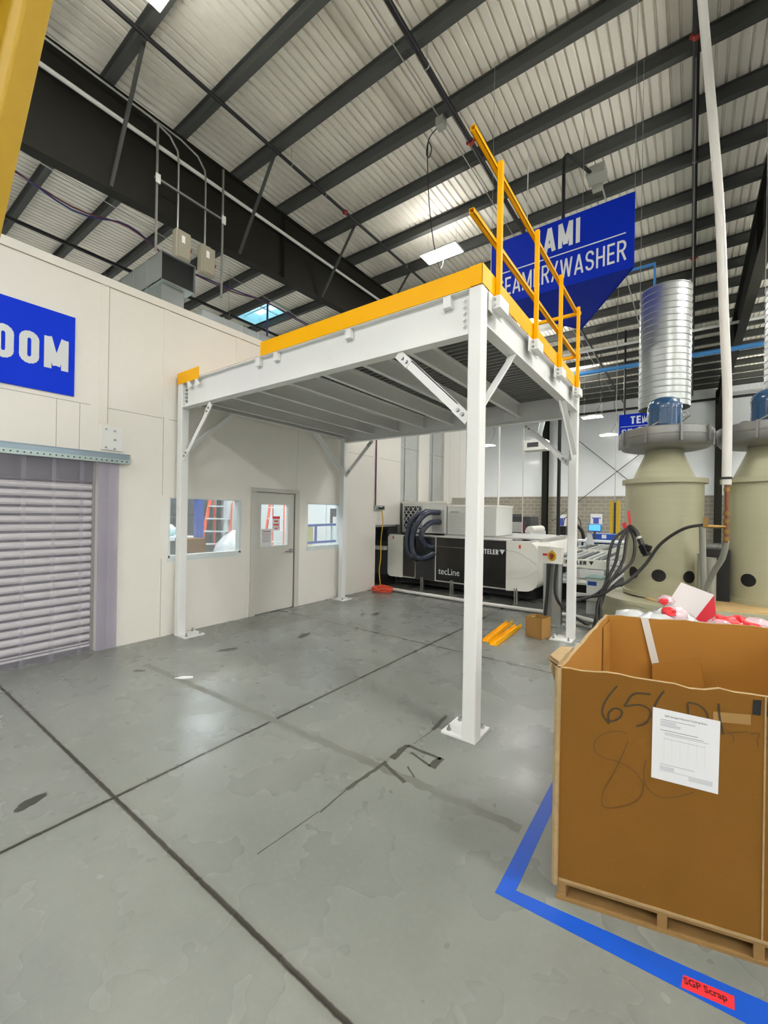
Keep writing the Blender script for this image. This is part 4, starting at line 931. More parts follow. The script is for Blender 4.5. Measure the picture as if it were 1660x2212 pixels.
sd = MB().slab([(3.2, yf+.9, .66), (3.45, yf+.9, .74), (3.45, yf+.9, 1.0), (3.36, yf+.9, 1.16), (3.2, yf+.9, zt)], (0, 2.05, 0))
put('side_hood', sd, 'mach_white', t, smooth=True)
put('underside', MB().box(.1, 3.3, yf+.2, yb, .10, .34), 'black', t)
for x in (.95, 1.68, 3.05): put('leg', MB().box(x-.012, x+.012, yf-.03, yf+.03, 0, .30).box(x-.05, x-.03, yf-.03, yf+.03, 0, .30).box(x-.06, x+.03, yf-.05, yf+.05, 0, .012), 'cond', t)
# control cabinet at the wall
t = thing('control_cabinet', (-.1, 5.3, 0), 'black control cabinet with screen between the wall and the machine', 'cabinet')
put('body', MB().box(-.55, -.02, 5.10, 5.46, .25, 1.37), 'dark', t); put('monitor', MB().box(-.33, -.05, 5.08, 5.10, 1.05, 1.32), 'black', t)
put('keyboard_shelf', MB().box(-.45, -.03, 4.98, 5.10, .84, .93), 'ac', t); put('base', MB().box(-.5, -.03, 5.12, 5.44, .0, .25), 'black', t)
# chillers on top
def chiller(x0, x1, y0, y1, z0, z1, lab, filt):
    t = thing('chiller_unit', ((x0+x1)/2, y0, z0), lab, 'air conditioner')
    put('casing', MB().box(x0, x1, y0, y1, z0, z1), 'ac', t, bevel=.01); put('lid', MB().box(x0-.01, x1+.01, y0-.01, y1+.01, z1-.03, z1+.015), 'mach_white', t)
    if filt:
        put('filter_cavity', MB().box(x0+.06, x0+.56, y0-.004, y0, z0+.08, z1-.10), 'black', t)
        mb = MB(); W_, H_ = .5, z1-z0-.18; bx, bz = x0+.06, z0+.08
        for k in range(-3, 8):
            for s in (1, -1):
                c_ = k*.16; pts = []
                a0 = (0, c_ if s > 0 else c_); 
                n_ = 40; seq = [(W_*i/n_, c_+s*W_*1.25*i/n_ - (0 if s > 0 else 0)) for i in range(n_+1)]
                seq = [(u_, v_) for u_, v_ in seq if 0 <= v_ <= H_]
                if len(seq) > 2: mb.bar((bx+seq[0][0], y0-.012, bz+seq[0][1]), (bx+seq[-1][0], y0-.012, bz+seq[-1][1]), .012, .012)
        for i in range(9): mb.box(bx, bx+W_, y0-.006, y0-.003, bz+H_*i/9, bz+H_*i/9+.006)
        put('filter_grille', mb, 'letter', t)
        put('filter_frame', MB().box(bx-.02, bx+W_+.02, y0-.016, y0, bz+H_, bz+H_+.02).box(bx-.02, bx+W_+.02, y0-.016, y0, bz-.02, bz).box(bx-.02, bx, y0-.016, y0, bz, bz+H_).box(bx+W_, bx+W_+.02, y0-.016, y0, bz, bz+H_), 'ac', t)
        put('hose_collar', MB().box(x1-.34, x1-.06, y0-.05, y0, z0+.05, z0+.55), 'mach_top', t)
    else:
        mb = MB()
        for i in range(10): mb.box(x0+.03, x1-.25, y0-.012, y0, z0+.07+.045*i, z0+.075+.045*i)
        put('louvres', mb, 'mach_top', t)
    return t
chiller(.04, 1.24, 5.6, 6.6, 1.25, 1.975, 'grey chiller with diamond filter grille on top of the machine', True)
chiller(1.27, 2.42, 5.6, 6.6, 1.25, 1.90, 'grey louvred chiller on machine, partly behind the near white column', False)
o = bpy.data.objects[[q.name for q in bpy.data.objects if q.name.startswith('chiller_unit')][1]]
text('BENTELER', (1.36, 5.587, 1.74), (1, 0, 0), (0, 0, 1), .2, .03, 'letter_black', o)
o = put('mesh_basket', MB().box(1.28, 1.60, 5.8, 6.1, 1.92, 2.08), 'grey_box'); tag(o, 'small pinkish basket on the louvred chiller', 'basket')
for (pts, l) in (([(.98, 5.54, 1.74), (.84, 5.25, 1.74), (.70, 5.0, 1.56), (.63, 4.95, 1.25), (.62, 4.95, .98), (.72, 4.97, .76), (.90, 5.0, .70)], 'left grey-blue flexible hose bowing out from chiller to machine'),
                 ([(1.08, 5.56, 1.74), (.98, 5.2, 1.72), (.88, 4.97, 1.52), (.80, 4.90, 1.25), (.79, 4.88, .98), (.88, 4.90, .76), (1.05, 4.96, .74), (1.24, 5.10, .86)], 'middle grey-blue flexible hose bowing out from chiller to machine'),
                 ([(1.10, 5.56, 1.52), (1.06, 5.2, 1.50), (1.00, 4.98, 1.34), (1.00, 4.93, 1.15), (1.10, 5.0, 1.00), (1.22, 5.10, .97)], 'short inner grey-blue flexible hose under the other two')):
    o = put('flexible_hose', MB().tube(pts, .058, 14, 14, rr=lambda i: .064 if i % 2 else .058), 'hose', smooth=True); tag(o, l, 'hose')

# floor pipe
o = put('floor_pipe', MB().tube([(.45, 4.58, .045), (2.6, 4.52, .045), (4.2, 4.60, .045), (5.3, 4.0, .045)], .034, 10), 'pvc', smooth=True); tag(o, 'white pipe lying along floor in front of machine', 'pipe')
o = put('floor_pipe', MB().tube([(3.95, 4.25, .03), (4.3, 4.15, .03), (4.75, 3.9, .03), (5.1, 3.6, .03)], .026, 8, 4), 'grey_box', smooth=True); tag(o, 'grey conduit curving over floor behind the right mezzanine column', 'conduit')
# disconnect pedestal
t = thing('switch_pedestal', (3.98, 4.0, 0), 'grey pedestal with white switch box and yellow rotary switch', 'switch')
put('post', MB().box(3.90, 4.12, 3.99, 4.03, .01, 1.0).box(4.08, 4.12, 3.92, 4.03, .01, 1.0).box(3.86, 3.90, 3.92, 4.03, .01, .95), 'galv', t)
put('switch_box', MB().box(3.78, 4.14, 3.86, 3.99, .965, 1.225), 'mach_white', t, bevel=.006)
put('switch_plate', MB().slab([(3.94, 3.856, 1.05), (3.97, 3.856, 1.01), (4.03, 3.856, 1.01), (4.06, 3.856, 1.05), (4.06, 3.856, 1.12), (4.0, 3.856, 1.18), (3.94, 3.856, 1.12)], (0, .004, 0)), 'yellow_dull', t)
put('rotary_knob', MB().cyl((4.0, 3.83, 1.09), (4.0, 3.856, 1.09), .032, 14).box(3.985, 4.015, 3.81, 3.83, 1.04, 1.13), 'red', t); put('label', MB().box(3.86, 3.93, 3.857, 3.86, 1.085, 1.12), 'label_red', t)
put('feed_conduit', MB().tube([(3.95, 3.90, .96), (3.93, 3.88, .5), (3.90, 3.85, .05)], .025, 8).tube([(4.06, 3.90, .96), (4.05, 3.88, .5), (4.2, 3.95, .25), (4.5, 4.1, .04)], .022, 8, 4), 'hose_black', t, smooth=True)
o = put('base_foot', MB().box(3.82, 4.16, 3.84, 4.12, 0, .012), 'galv'); o.parent = t; o.location = ORG[o.name]-ORG[t.name]

# small carton
def carton(name, A_, B_, Cx, h, lab, col='card'):
    A_, B_, Cx = Vector(A_), Vector(B_), Vector(Cx); D_ = A_+(Cx-B_)
    t = thing(name, (A_+Cx)/2, lab, 'box'); th = .006
    q = [A_, B_, Cx, D_]; ctr = (A_+Cx)/2
    for i in range(4):
        p, r = q[i], q[(i+1) % 4]; n = ((p+r)/2-ctr).normalized()*-th
        put('side', MB().slab([p, r, r+Vector((0, 0, h)), p+Vector((0, 0, h))], n), col, t)
    put('bottom', MB().slab(q, (0, 0, .005)), col, t)
    return t, q
t, q = carton('cardboard_carton', (3.85, 3.09, 0), (4.09, 3.02, 0), (4.155, 3.25, 0), .285, 'small open brown carton on floor by right mezzanine column', 'card_small')
o = put('paper_scrap', MB().slab([(3.90, 3.12, .262), (3.97, 3.10, .285), (3.98, 3.14, .29), (3.93, 3.17, .27)], (0, 0, .002)), nmat('lime', L(200, 220, 40), .5)); tag(o, 'lime green scrap inside the small carton', 'scrap')
# yellow floor pieces
for (A_, B_, l) in (((3.53, 2.44, 0), (3.43, 3.62, 0), 'left yellow steel channel lying on the floor'), ((3.66, 2.36, 0), (3.61, 3.50, 0), 'right yellow steel channel lying on the floor')):
    A_, B_ = Vector(A_), Vector(B_); d = (B_-A_).normalized(); n = Vector((d.y, -d.x, 0)); mb = MB()
    z = Vector((0, 0, 1))
    for (o_, w_, z0, z1) in ((-.05, .10, 0, .005), (-.05, .006, .0, .035), (.044, .006, 0, .055)):
        a, c_ = A_+n*o_, A_+n*(o_+w_); a2, c2 = B_+n*o_, B_+n*(o_+w_)
        mb.hexa([a+z*z0, c_+z*z0, c_+z*z1, a+z*z1], [a2+z*z0, c2+z*z0, c2+z*z1, a2+z*z1])
    tag(put('steel_channel', mb, 'yellow'), l, 'channel')

# ================================================================ CONVEYORS & BACKGROUND
def conveyor(x0, x1, y0, y1, z, lab, nr, txt=False):
    t = thing('roller_conveyor', ((x0+x1)/2, (y0+y1)/2, 0), lab, 'conveyor')
    put('side_beam', MB().box(x0, x1, y0, y0+.05, z-.16, z), 'mach_white', t); put('side_beam', MB().box(x0, x1, y1-.05, y1, z-.16, z), 'mach_white', t)
    for k in range(nr):
        x = x0+(x1-x0)*(k+.5)/nr
        put('roller', MB().lathe([(.001, 0)], (0, 0, 0), 3, False) if False else MB().cyl((x, y0+.05, z-.01), (x, y1-.05, z-.01), .026, 10), 'dark' if k % 3 == 1 else 'galv', t, smooth=True)
    for x in (x0+.06, x1-.06):
        for y in (y0+.03, y1-.03): put('leg', MB().box(x-.03, x+.03, y-.02, y+.02, 0, z-.16), 'galv', t)
    put('lower_shelf', MB().box(x0, x1, y0, y1, .42, .46), 'galv_dull', t); put('cross_bar', MB().box(x0, x1, y0, y0+.03, .52, .56), 'galv', t)
    if txt:
        glyphs('BENTELER', (x1-.88, y0-.002, z-.10), (1, 0, 0), (0, 0, 1), .50, .072, 'letter_black', t, .2)
        put('triangle_mark', MB().add([(x1-.34, y0-.004, z-.026), (x1-.26, y0-.004, z-.026), (x1-.30, y0-.004, z-.10)], [(0, 2, 1)]), 'letter_black', t, solid=False)
    return t
conveyor(3.50, 4.55, 5.62, 7.8, .90, 'roller conveyor right behind the machine with white side beam', 9, True)
conveyor(3.3, 5.6, 8.3, 10.6, .90, 'second roller conveyor table beyond the first', 14)
o = thing('air_unit', (4.45, 5.5, 0), 'teal topped grey cabinet under the conveyor by hoses', 'cabinet')
put('body', MB().box(4.26, 4.48, 5.15, 5.5, .0, .62), 'ac', o); put('top', MB().slab([(4.24, 5.13, .62), (4.50, 5.13, .62), (4.52, 5.58, .62), (4.26, 5.58, .62)], (0, 0, .02)), nmat('teal_top', L(120, 160, 156), .4), o); put('blue_label', MB().box(4.28, 4.42, 5.146, 5.15, .50, .57), 'blue_steel', o)
put('base_beam', MB().box(4.1, 4.46, 5.0, 5.12, .26, .36), 'galv_dull', o)
o = put('equipment_frame', MB().box(3.6, 5.0, 6.2, 7.4, 0, .40), 'black'); tag(o, 'black machinery under the conveyor', 'machinery')
o = put('white_carton', MB().box(3.86, 4.02, 5.75, 5.8, .47, .68), 'white_card'); tag(o, 'white box on the shelf below the conveyor', 'box')
o = put('spray_bottle', MB().lathe([(.025, .36), (.025, .5), (.01, .53), (.01, .56)], (4.75, 5.06, 0), 12), 'pvc'); tag(o, 'small white bottle on beam beside grey cabinet', 'bottle')
# yellow gantry posts
t = thing('yellow_guard_post', (3.54, 14, 0), 'tall yellow double post left of the left tank', 'post')
put('channel', MB().box(3.385, 3.475, 14, 14.08, 0, 2.27), 'yellow_dull', t); put('channel', MB().box(3.585, 3.70, 14, 14.08, 0, 2.27), 'yellow_dull', t); put('inner_rod', MB().box(3.50, 3.56, 14.05, 14.1, 0, 2.2), 'dark', t); put('feed_wire', MB().cyl((3.53, 14.05, 2.2), (3.53, 14.05, 10.7), .012, 6), 'cond', t)
# monitor & blue bench
t = thing('computer_monitor', (3.23, 12, 1.2), 'glowing blue computer monitor in the distance', 'monitor')
put('bezel', MB().box(3.04, 3.42, 12.0, 12.03, 1.21, 1.45), 'blue_steel', t); put('screen', MB().box(3.06, 3.40, 11.99, 12.0, 1.24, 1.435), 'screen', t); put('stand', MB().box(3.2, 3.26, 12.01, 12.05, .95, 1.22), 'dark', t)
o = thing('blue_bench', (3.3, 12.8, 0), 'blue equipment bench below the glowing monitor', 'bench')
put('cabinet', MB().box(3.05, 3.75, 12.5, 13.3, .55, 1.12), 'blue_steel', o); put('worktop', MB().box(2.7, 4.3, 11.7, 12.7, .88, .93), 'cool_white', o)
for (x, y) in ((2.75, 11.75), (4.25, 11.75), (2.75, 12.65), (4.25, 12.65)): put('leg', MB().box(x-.03, x+.03, y-.03, y+.03, 0, .88), 'blue_steel', o)
put('drawer_unit', MB().box(3.0, 3.9, 11.9, 12.4, .35, .8), 'blue_steel', o)
o = put('paper_sheet', MB().box(3.35, 3.52, 11.8, 11.95, .932, .936).box(3.36, 3.50, 12.49, 12.497, .98, 1.10), 'paper'); tag(o, 'white paper sheet on the blue bench', 'paper')
o = put('paper_stack', MB().slab([(2.85, 11.75, .93), (3.1, 11.75, .93), (2.98, 11.9, 1.0)], (0, .25, 0)), 'paper'); tag(o, 'white pointed paper pile on the bench left of blue cabinet', 'paper')
for (x0, x1, z0, z1, l) in ((-.75, .10, 1.0, 1.88, 'white poster with blue picture above the glowing monitor'), (-3.3, -2.55, .75, 1.78, 'white poster with blue picture left of the right column')):
    t = thing('wall_poster', ((x0+x1)/2, 33.95, z0), l, 'poster'); put('sheet', MB().box(x0, x1, 33.92, 33.94, z0, z1), 'paper', t)
    put('picture', MB().box(x0+.2, x1-.25, 33.91, 33.92, z0+.1, z1-.35).box(x0+.1, x1-.1, 33.905, 33.91, z1-.38, z1-.30), 'poster_blue', t)
# dark machine with screen behind first one
t = thing('glass_washer', (.5, 11, 0), 'grey glass washing unit with dark red frame behind the first machine', 'machine')
put('body', MB().box(-1.2, 1.6, 10.6, 12.4, .0, 1.16), 'ac', t); put('window_frame', MB().box(-1.2, 1.44, 10.55, 10.6, 1.12, 1.52), 'dark', t); put('window', MB().box(-1.1, 1.38, 10.54, 10.55, 1.15, 1.48), 'mach_top', t)
put('red_post', MB().box(1.40, 1.47, 10.5, 10.54, 1.1, 1.50), 'wire_red', t); put('round_cover', MB().cyl((1.50, 10.9, 1.22), (1.50, 12.2, 1.22), .13, 20), 'mach_white', t, smooth=True)
o = put('dark_cabinet', MB().box(-1.9, .34, 12.6, 13.6, .0, 1.74).box(.34, 1.0, 12.6, 13.6, .0, 1.65), 'dark'); tag(o, 'charcoal cabinets standing against the block wall side', 'cabinet')
o = put('wood_plank', MB().box(-1.6, .34, 12.3, 12.5, 1.56, 1.61), 'card'); tag(o, 'tan plank lying below the charcoal cabinet', 'plank')
o = put('unit_heater', MB().box(-1.75, -.5, 20, 20.7, 5.2, 5.75).m(1).box(-1.5, -.9, 19.98, 20, 5.38, 5.62), ['pvc', 'dark'], bevel=.02); tag(o, 'white unit heater hanging behind mezzanine knee brace', 'heater')
o = put('heater_pipe', MB().tube([(-1.0, 20.3, 5.75), (-.6, 20.3, 7.6), (-.55, 20.3, 10.5)], .14, 12), 'galv', smooth=True); tag(o, 'grey flue rising from the unit heater', 'flue')
o = put('drop_pole', MB().cyl((-4.6, 24, .0), (-4.6, 24, 10.5), .07, 8), 'pvc'); tag(o, 'thin white drop pole right of the near column', 'pole')
o = put('drop_pole', MB().cyl((2.45, 7.2, 1.24), (2.45, 7.2, 10.5), .012, 8), 'pvc'); tag(o, 'thin white rod standing behind the louvred chiller', 'pole')
# workers' bench stuff : black arm
o = put('assembly_arm', MB().tube([(2.9, 10.2, 1.35), (3.05, 10.2, 1.42), (3.2, 10.2, 1.28), (3.25, 10.2, 1.05)], .05, 8, 4).box(2.62, 2.78, 10.1, 10.3, .0, 1.4), 'black', smooth=True); tag(o, 'black jointed arm above the far conveyor', 'arm')
o = put('paper_bag', MB().slab([(3.36, 9.9, .926), (3.56, 9.9, .926), (3.50, 9.9, 1.20), (3.40, 9.9, 1.22)], (0, .1, 0)), 'plastic'); tag(o, 'pale bag hanging by the black arm', 'bag')
for k, (x, l) in enumerate(((2.55, 'left arched black cable near the far poster'), (2.8, 'right arched black cable near the far poster'))):
    o = put('arched_cable', MB().tube([(x, 10.8, 1.4), (x+.04, 10.8, 1.62), (x+.13, 10.8, 1.66), (x+.22, 10.8, 1.58), (x+.26, 10.8, 1.4)], .014, 6, 5), 'black', smooth=True); tag(o, l, 'cable')
# yellow-black frame seen between tanks
o = put('safety_fence', MB().box(7.2, 7.27, 9, 9.05, .9, 2.0).box(7.2, 7.9, 9, 9.05, 1.95, 2.0).box(7.2, 7.9, 9, 9.05, .5, 1.0), 'yellow_dull'); tag(o, 'yellow safety fence glimpsed between the two tanks', 'fence')

# ================================================================ FOREGROUND : big carton on pallet
ang = radians(14.6); A0 = Vector((5.25, -.94, 0)); U = Vector((cos(ang), sin(ang), 0)); Nn = Vector((sin(ang), -cos(ang), 0))
B0 = Vector((5.256, .34, 0)); ang2 = radians(20); U2 = Vector((cos(ang2), sin(ang2), 0))
D0 = A0+U*1.2; C0 = B0+U2*1.14; zt_, zb_ = 1.035, .085
t = thing('bulk_carton', ((A0.x+C0.x)/2, (A0.y+C0.y)/2, zb_), 'large open brown bulk carton with handwritten 65 and taped sheet, on pallet', 'box')
Z = lambda v, z: Vector((v.x, v.y, z))
def wall_(p, q, th, nm, mats=('card', 'card_in')):
    n = (Z(q, 0)-Z(p, 0)).cross(Vector((0, 0, 1))).normalized()*th; mb = MB()
    N_ = 24; top = []
    for k in range(N_+1):
        f = k/N_; top.append(zt_+.003*sin(f*23+p.x*9)+random.uniform(-.0035, .0035)-(.012 if 9 < k < 12 and nm == 'front' else 0))
    for k in range(N_):
        a, c_ = p+(q-p)*k/N_, p+(q-p)*(k+1)/N_
        mb.add([Z(a, zb_), Z(c_, zb_), Z(c_, top[k+1]), Z(a, top[k])], [(0, 1, 2, 3)])
        mb.m(1).add([Z(a-n, zb_), Z(c_-n, zb_), Z(c_-n, top[k+1]), Z(a-n, top[k])], [(3, 2, 1, 0)])
        mb.m(2).add([Z(a, top[k]), Z(c_, top[k+1]), Z(c_-n, top[k+1]), Z(a-n, top[k])], [(0, 1, 2, 3)]).m(0)
    return put(nm+'_wall', mb, [mats[0], mats[1], 'card_edge'], t, solid=False)
fwall = wall_(A0, D0, .018, 'front'); wall_(D0, C0, .018, 'right'); wall_(C0, B0, .018, 'rear'); wall_(B0, A0, .018, 'left')
put('bottom', MB().slab([Z(A0, zb_), Z(D0, zb_), Z(C0, zb_), Z(B0, zb_)], (0, 0, .012)), 'card_in', t)
put('worn_corner', MB().tube([Z(A0+U*.004, zb_-.02), Z(A0+U*.003, .5), Z(A0+U*.006, zt_)], .014, 8, 6), 'card_edge', t, smooth=True)
# crushed flaps at the left rear corner
for (dx, dz, w_) in ((-.05, .012, .16), (-.062, .0, .13), (-.055, -.02, .10)):
    p = Z(A0, zt_+dz)+Vector((0, .04, 0)); put('torn_flap', MB().slab([p, p+Vector((dx, .04, .012)), p+Vector((dx*.9, w_+.05, .01)), p+Vector((0, w_+.12, 0))], (0, 0, -.006)), 'card_edge', t)
b = MB()
for k in range(5): b.slab([Z(A0, zt_-.01)+Vector((-.045+.006*k, .045+.008*k, .0)), Z(A0, zt_-.01)+Vector((-.04+.006*k, .06+.008*k, 0)), Z(A0, zt_-.12+.01*k)+Vector((-.002, .03, 0))], (.002, 0, 0))
put('torn_flap', b, 'card_edge', t)
# inner liner
lq = B0+Vector((.035, -.02, 0)); put('inner_liner', MB().slab([Z(B0+Vector((.02, -.22, 0)), .25), Z(B0+U2*.03+Vector((0, -.02, 0)), .25), Z(B0+U2*.03+Vector((0, -.02, 0)), zt_-.04), Z(B0+Vector((.02, -.22, 0)), zt_-.04)], (.006, 0, 0)), 'card_in', t)
iv = B0+U2*.22-Vector((0, .022, 0))
put('strap', MB().slab([Z(iv, zt_+.002), Z(iv+U2*.045, zt_+.002), Z(iv+U2*.12+Vector((0, -.01, 0)), .72), Z(iv+U2*.195+Vector((0, -.02, 0)), .40), Z(iv+U2*.15+Vector((0, -.02, 0)), .40), Z(iv+U2*.075+Vector((0, -.01, 0)), .72)], (0, -.003, 0)), 'pvc', t, label='pale plastic strap inside the carton')
put('loose_sheet', MB().slab([Z(B0+U2*.30+Vector((0, -.10, 0)), .5), Z(B0+U2*.62+Vector((0, -.12, 0)), .5), Z(B0+U2*.56+Vector((0, -.14, 0)), .84), Z(B0+U2*.30+Vector((0, -.12, 0)), .76)], (0, .004, 0)), 'card_in', t)
put('corner_seam', MB().slab([Z(A0+U*.742-Nn*-.001, zb_), Z(A0+U*.748+Nn*.001, zb_), Z(A0+U*.748+Nn*.001, zt_), Z(A0+U*.742+Nn*.001, zt_)], Nn*.0015), 'card_edge', t)
put('lower_edge_wear', MB().box(0, 0, 0, 0, 0, 0) if False else MB().bar(Z(A0+U*.02, zb_+.004)+Nn*.001, Z(A0+U*1.2, zb_+.004)+Nn*.001, .004, .010), 'card_edge', t)
def FP(u, z, e=.002): return A0+U*u+Vector((0, 0, z))+Nn*e
def stroke(pts, w, mat, nm):
    mb = MB(); P = [Vector((u, z, 0)) for u, z in pts]; Q = []
    for i in range(len(P)-1):
        p0 = P[max(i-1, 0)]; p1 = P[i]; p2 = P[i+1]; p3 = P[min(i+2, len(P)-1)]
        for k in range(4): s_ = k/4; Q.append(.5*((2*p1)+(p2-p0)*s_+(2*p0-5*p1+4*p2-p3)*s_*s_+(3*p1-p0-3*p2+p3)*s_**3))
    Q.append(P[-1])
    for i in range(len(Q)-1):
        d = (Q[i+1]-Q[i]); 
        if d.length < 1e-6: continue
        d.normalize(); n = Vector((-d.y, d.x, 0))*w/2; e_ = d*w*.25
        c4 = [Q[i]-n-e_, Q[i+1]-n+e_, Q[i+1]+n+e_, Q[i]+n-e_]
        mb.add([FP(c.x, c.y, .0022+.00002*i) for c in c4], [(0, 1, 2, 3)])
    put(nm, mb, mat, fwall, solid=False)
HW = [[(0.239, 0.989), (0.207, 0.94), (0.186, 0.888), (0.188, 0.854), (0.211, 0.824), (0.208, 0.865), (0.231, 0.893), (0.258, 0.887), (0.253, 0.859), (0.226, 0.837), (0.202, 0.84)],
 [(0.362, 0.976), (0.304, 0.968), (0.276, 0.924), (0.273, 0.91), (0.32, 0.925), (0.357, 0.915), (0.363, 0.886), (0.344, 0.85), (0.315, 0.834)],
 [(0.41, 0.997), (0.388, 0.957), (0.377, 0.925)], [(0.493, 0.962), (0.497, 0.905)], [(0.496, 0.966), (0.531, 0.962), (0.558, 0.935), (0.562, 0.90)],
 [(0.597, 0.979), (0.6, 0.93), (0.608, 0.887), (0.612, 0.863)]]
for s_ in HW: stroke(s_, .0075, 'marker', 'handwriting')
for s_ in ([(0.609, 0.864), (0.647, 0.875), (0.692, 0.888)], [(0.632, 0.867), (0.645, 0.86), (0.645, 0.838)], [(0.7, 0.88), (0.727, 0.889), (0.72, 0.86), (0.725, 0.836)], [(0.756, 0.886), (0.744, 0.859), (0.752, 0.843)],
 [(0.275, 0.796), (0.239, 0.796), (0.185, 0.771), (0.157, 0.731), (0.161, 0.691), (0.198, 0.671), (0.247, 0.668), (0.3, 0.647), (0.336, 0.608), (0.342, 0.57), (0.325, 0.526), (0.273, 0.485), (0.213, 0.46), (0.189, 0.47), (0.194, 0.527), (0.224, 0.595), (0.258, 0.684), (0.284, 0.764)],
 [(0.352, 0.698), (0.344, 0.657), (0.347, 0.604), (0.371, 0.57), (0.405, 0.559), (0.449, 0.567), (0.52, 0.607)]): stroke(s_, .003, 'marker2', 'handwriting')
for (u0, u1) in ((.704, .730), (.748, .775)): put('ink_mark', MB().slab([FP(u0, .958), FP(u1, .958), FP(u1+.002, 1.018), FP(u0+.002, 1.014)], Nn*.0005), 'black', fwall)
put('tape_patch', MB().slab([FP(.58, .905, .0012), (FP(.70, .915, .0012)), FP(.70, .955, .0012), FP(.58, .945, .0012)], Nn*.0004), 'tape_clear', fwall)
sheet = thing('tracking_sheet', FP(.487, .62, .003), 'white printed tracking sheet taped to front of large brown carton', 'paper')
put('sheet', MB().slab([FP(.370, .632, .003), FP(.599, .620, .003), FP(.603, .911, .003), FP(.372, .926, .003)], Nn*.0006), 'paper', sheet)
def sl(u0, u1, z0, z1, mat, nm='printed_block'): put(nm, MB().slab([FP(u0, z0-.05*(u0-.37), .0042), FP(u1, z0-.05*(u1-.37), .0042), FP(u1, z1-.05*(u1-.37), .0042), FP(u0, z1-.05*(u0-.37), .0042)], Nn*.0002), mat, sheet)
text('SGP Salvaged Material Tracking Sheet', FP(.415, .892, .0042), U-Vector((0, 0, .05)), (0, 0, 1), .145, .009, 'letter_black', sheet, depth=.0004)
sl(.40, .455, .868, .878, 'print_light'); sl(.40, .52, .8815, .8835, 'print'); sl(.40, .47, .855, .867, 'print_light'); sl(.40, .53, .838, .8405, 'print'); sl(.415, .55, .828, .830, 'print'); sl(.415, .565, .822, .8235, 'print')
for k in range(6): sl(.413+.028*k, .4136+.028*k, .715, .815, 'print_light', 'table_line')
sl(.413, .555, .805, .806, 'print'); sl(.40, .52, .698, .6995, 'print'); sl(.40, .45, .676, .692, 'print_light'); sl(.40, .50, .672, .675, 'print_light'); sl(.50, .58, .655, .675, 'print_light')
# pallet
pt = thing('wood_pallet', ((A0.x+C0.x)/2, (A0.y+C0.y)/2, 0), 'worn wooden pallet under the large brown carton', 'pallet')
Vd = (B0-A0).normalized()
def plank(u0, u1, v0, v1, z0, z1, nm): put(nm, MB().slab([A0+U*u0+Vd*v0+Vector((0, 0, z0)), A0+U*u1+Vd*v0+Vector((0, 0, z0)), A0+U*u1+Vd*v1+Vector((0, 0, z0)), A0+U*u0+Vd*v1+Vector((0, 0, z0))], (0, 0, z1-z0)), 'wood', pt)
for v in (.0, .3, .6, .9, 1.15): plank(.015, 1.19, v, v+.10, .070, .083, 'top_board')
for v in (-.005, .55, 1.12): plank(.01, 1.19, v, v+.10, .0, .014, 'bottom_board')
for u in (.015, .40, .72, 1.12): plank(u, u+.035, .0, 1.24, .014, .070, 'stringer')

# second carton behind with plastic waste
t = thing('bulk_carton', (5.8, 1.4, 0), 'second brown bulk carton behind the first, heaped with plastic', 'box')
q = [Vector((5.22, .78, 0)), Vector((6.35, .98, 0)), Vector((6.25, 1.95, 0)), Vector((5.24, 1.75, 0))]
for i in range(4): put('side', MB().slab([q[i], q[(i+1) % 4], q[(i+1) % 4]+Vector((0, 0, .60)), q[i]+Vector((0, 0, .60))], (.004, .004, 0)), 'card', t)
cs_ = [((5.30, 1.05, .66), .16, 'bubble'), ((5.32, 1.4, .66), .16, 'plastic'), ((5.50, 1.25, .70), .17, 'plastic'), ((5.62, 1.05, .71), .14, 'plastic'), ((5.60, 1.62, .68), .2, 'plastic'),
       ((5.55, 1.80, .86), .07, 'bubble'), ((5.63, 1.50, .80), .09, 'bubble'), ((6.00, 1.45, .74), .15, 'bubble'), ((5.95, 1.1, .72), .13, 'bubble'), ((6.20, 1.30, .73), .14, 'bubble'), ((6.08, 1.75, .68), .15, 'plastic'), ((5.93, 1.22, .80), .075, 'bubble'), ((6.06, 1.16, .78), .08, 'bubble'), ((6.15, 1.42, .80), .09, 'bubble'), ((5.8, 1.3, .66), .18, 'plastic')]
nm_ = ['leftmost clear film bag over the carton rim', 'white film bag at left of the heap', 'flat white film bag left of the white box', 'low white film bag near the rim', 'white film bag below the white box', 'small clear bubble bag touching the white box at its left top', 'pink bubble bag left of the white box',
       'clear bubble bag with red scraps right of the white box', 'lower clear bag right of the white box', 'rightmost clear bubble bag', 'white film bag behind the bubble bags', 'small pink bubble bag at rear rim, middle of the heap', 'small pink bubble bag at rear rim, right of middle', 'round bubble bag on top near right end', 'white film bag under the heap']
for (c_, r, m_), l in zip(cs_, nm_): blob('film_bag', (c_[0], c_[1], c_[2]+(.08 if c_[0] > 5.4 else .11)), r*1.05, (1, 1, .72), m_, l, 'plastic bag', .10, 14)
for (c_, r, l) in (((5.61, 1.47, .81), .05, 'red scrap in pink bubble bag'), ((5.555, 1.79, .84), .035, 'red scrap in the small upper bubble bag'), ((5.98, 1.38, .78), .08, 'red scrap in the bag right of the white box'), ((6.13, 1.30, .78), .07, 'red scrap toward the right end of the heap'), ((6.06, 1.45, .82), .04, 'small red scrap on top of the heap')):
    blob('packing_scrap', (c_[0]-.02, c_[1]-.05, c_[2]+.10), r, (1.2, 1, .8), 'redfoam', l, 'scrap', .3, 10)
A_ = [Vector((5.663, 1.847, 1.119)), Vector((5.911, 2.029, 1.008)), Vector((5.748, 1.91, .743)), Vector((5.50, 1.728, .80))]
t = thing('gift_box', (5.7, 1.9, .75), 'white box with red sides sticking out of the plastic heap', 'box')
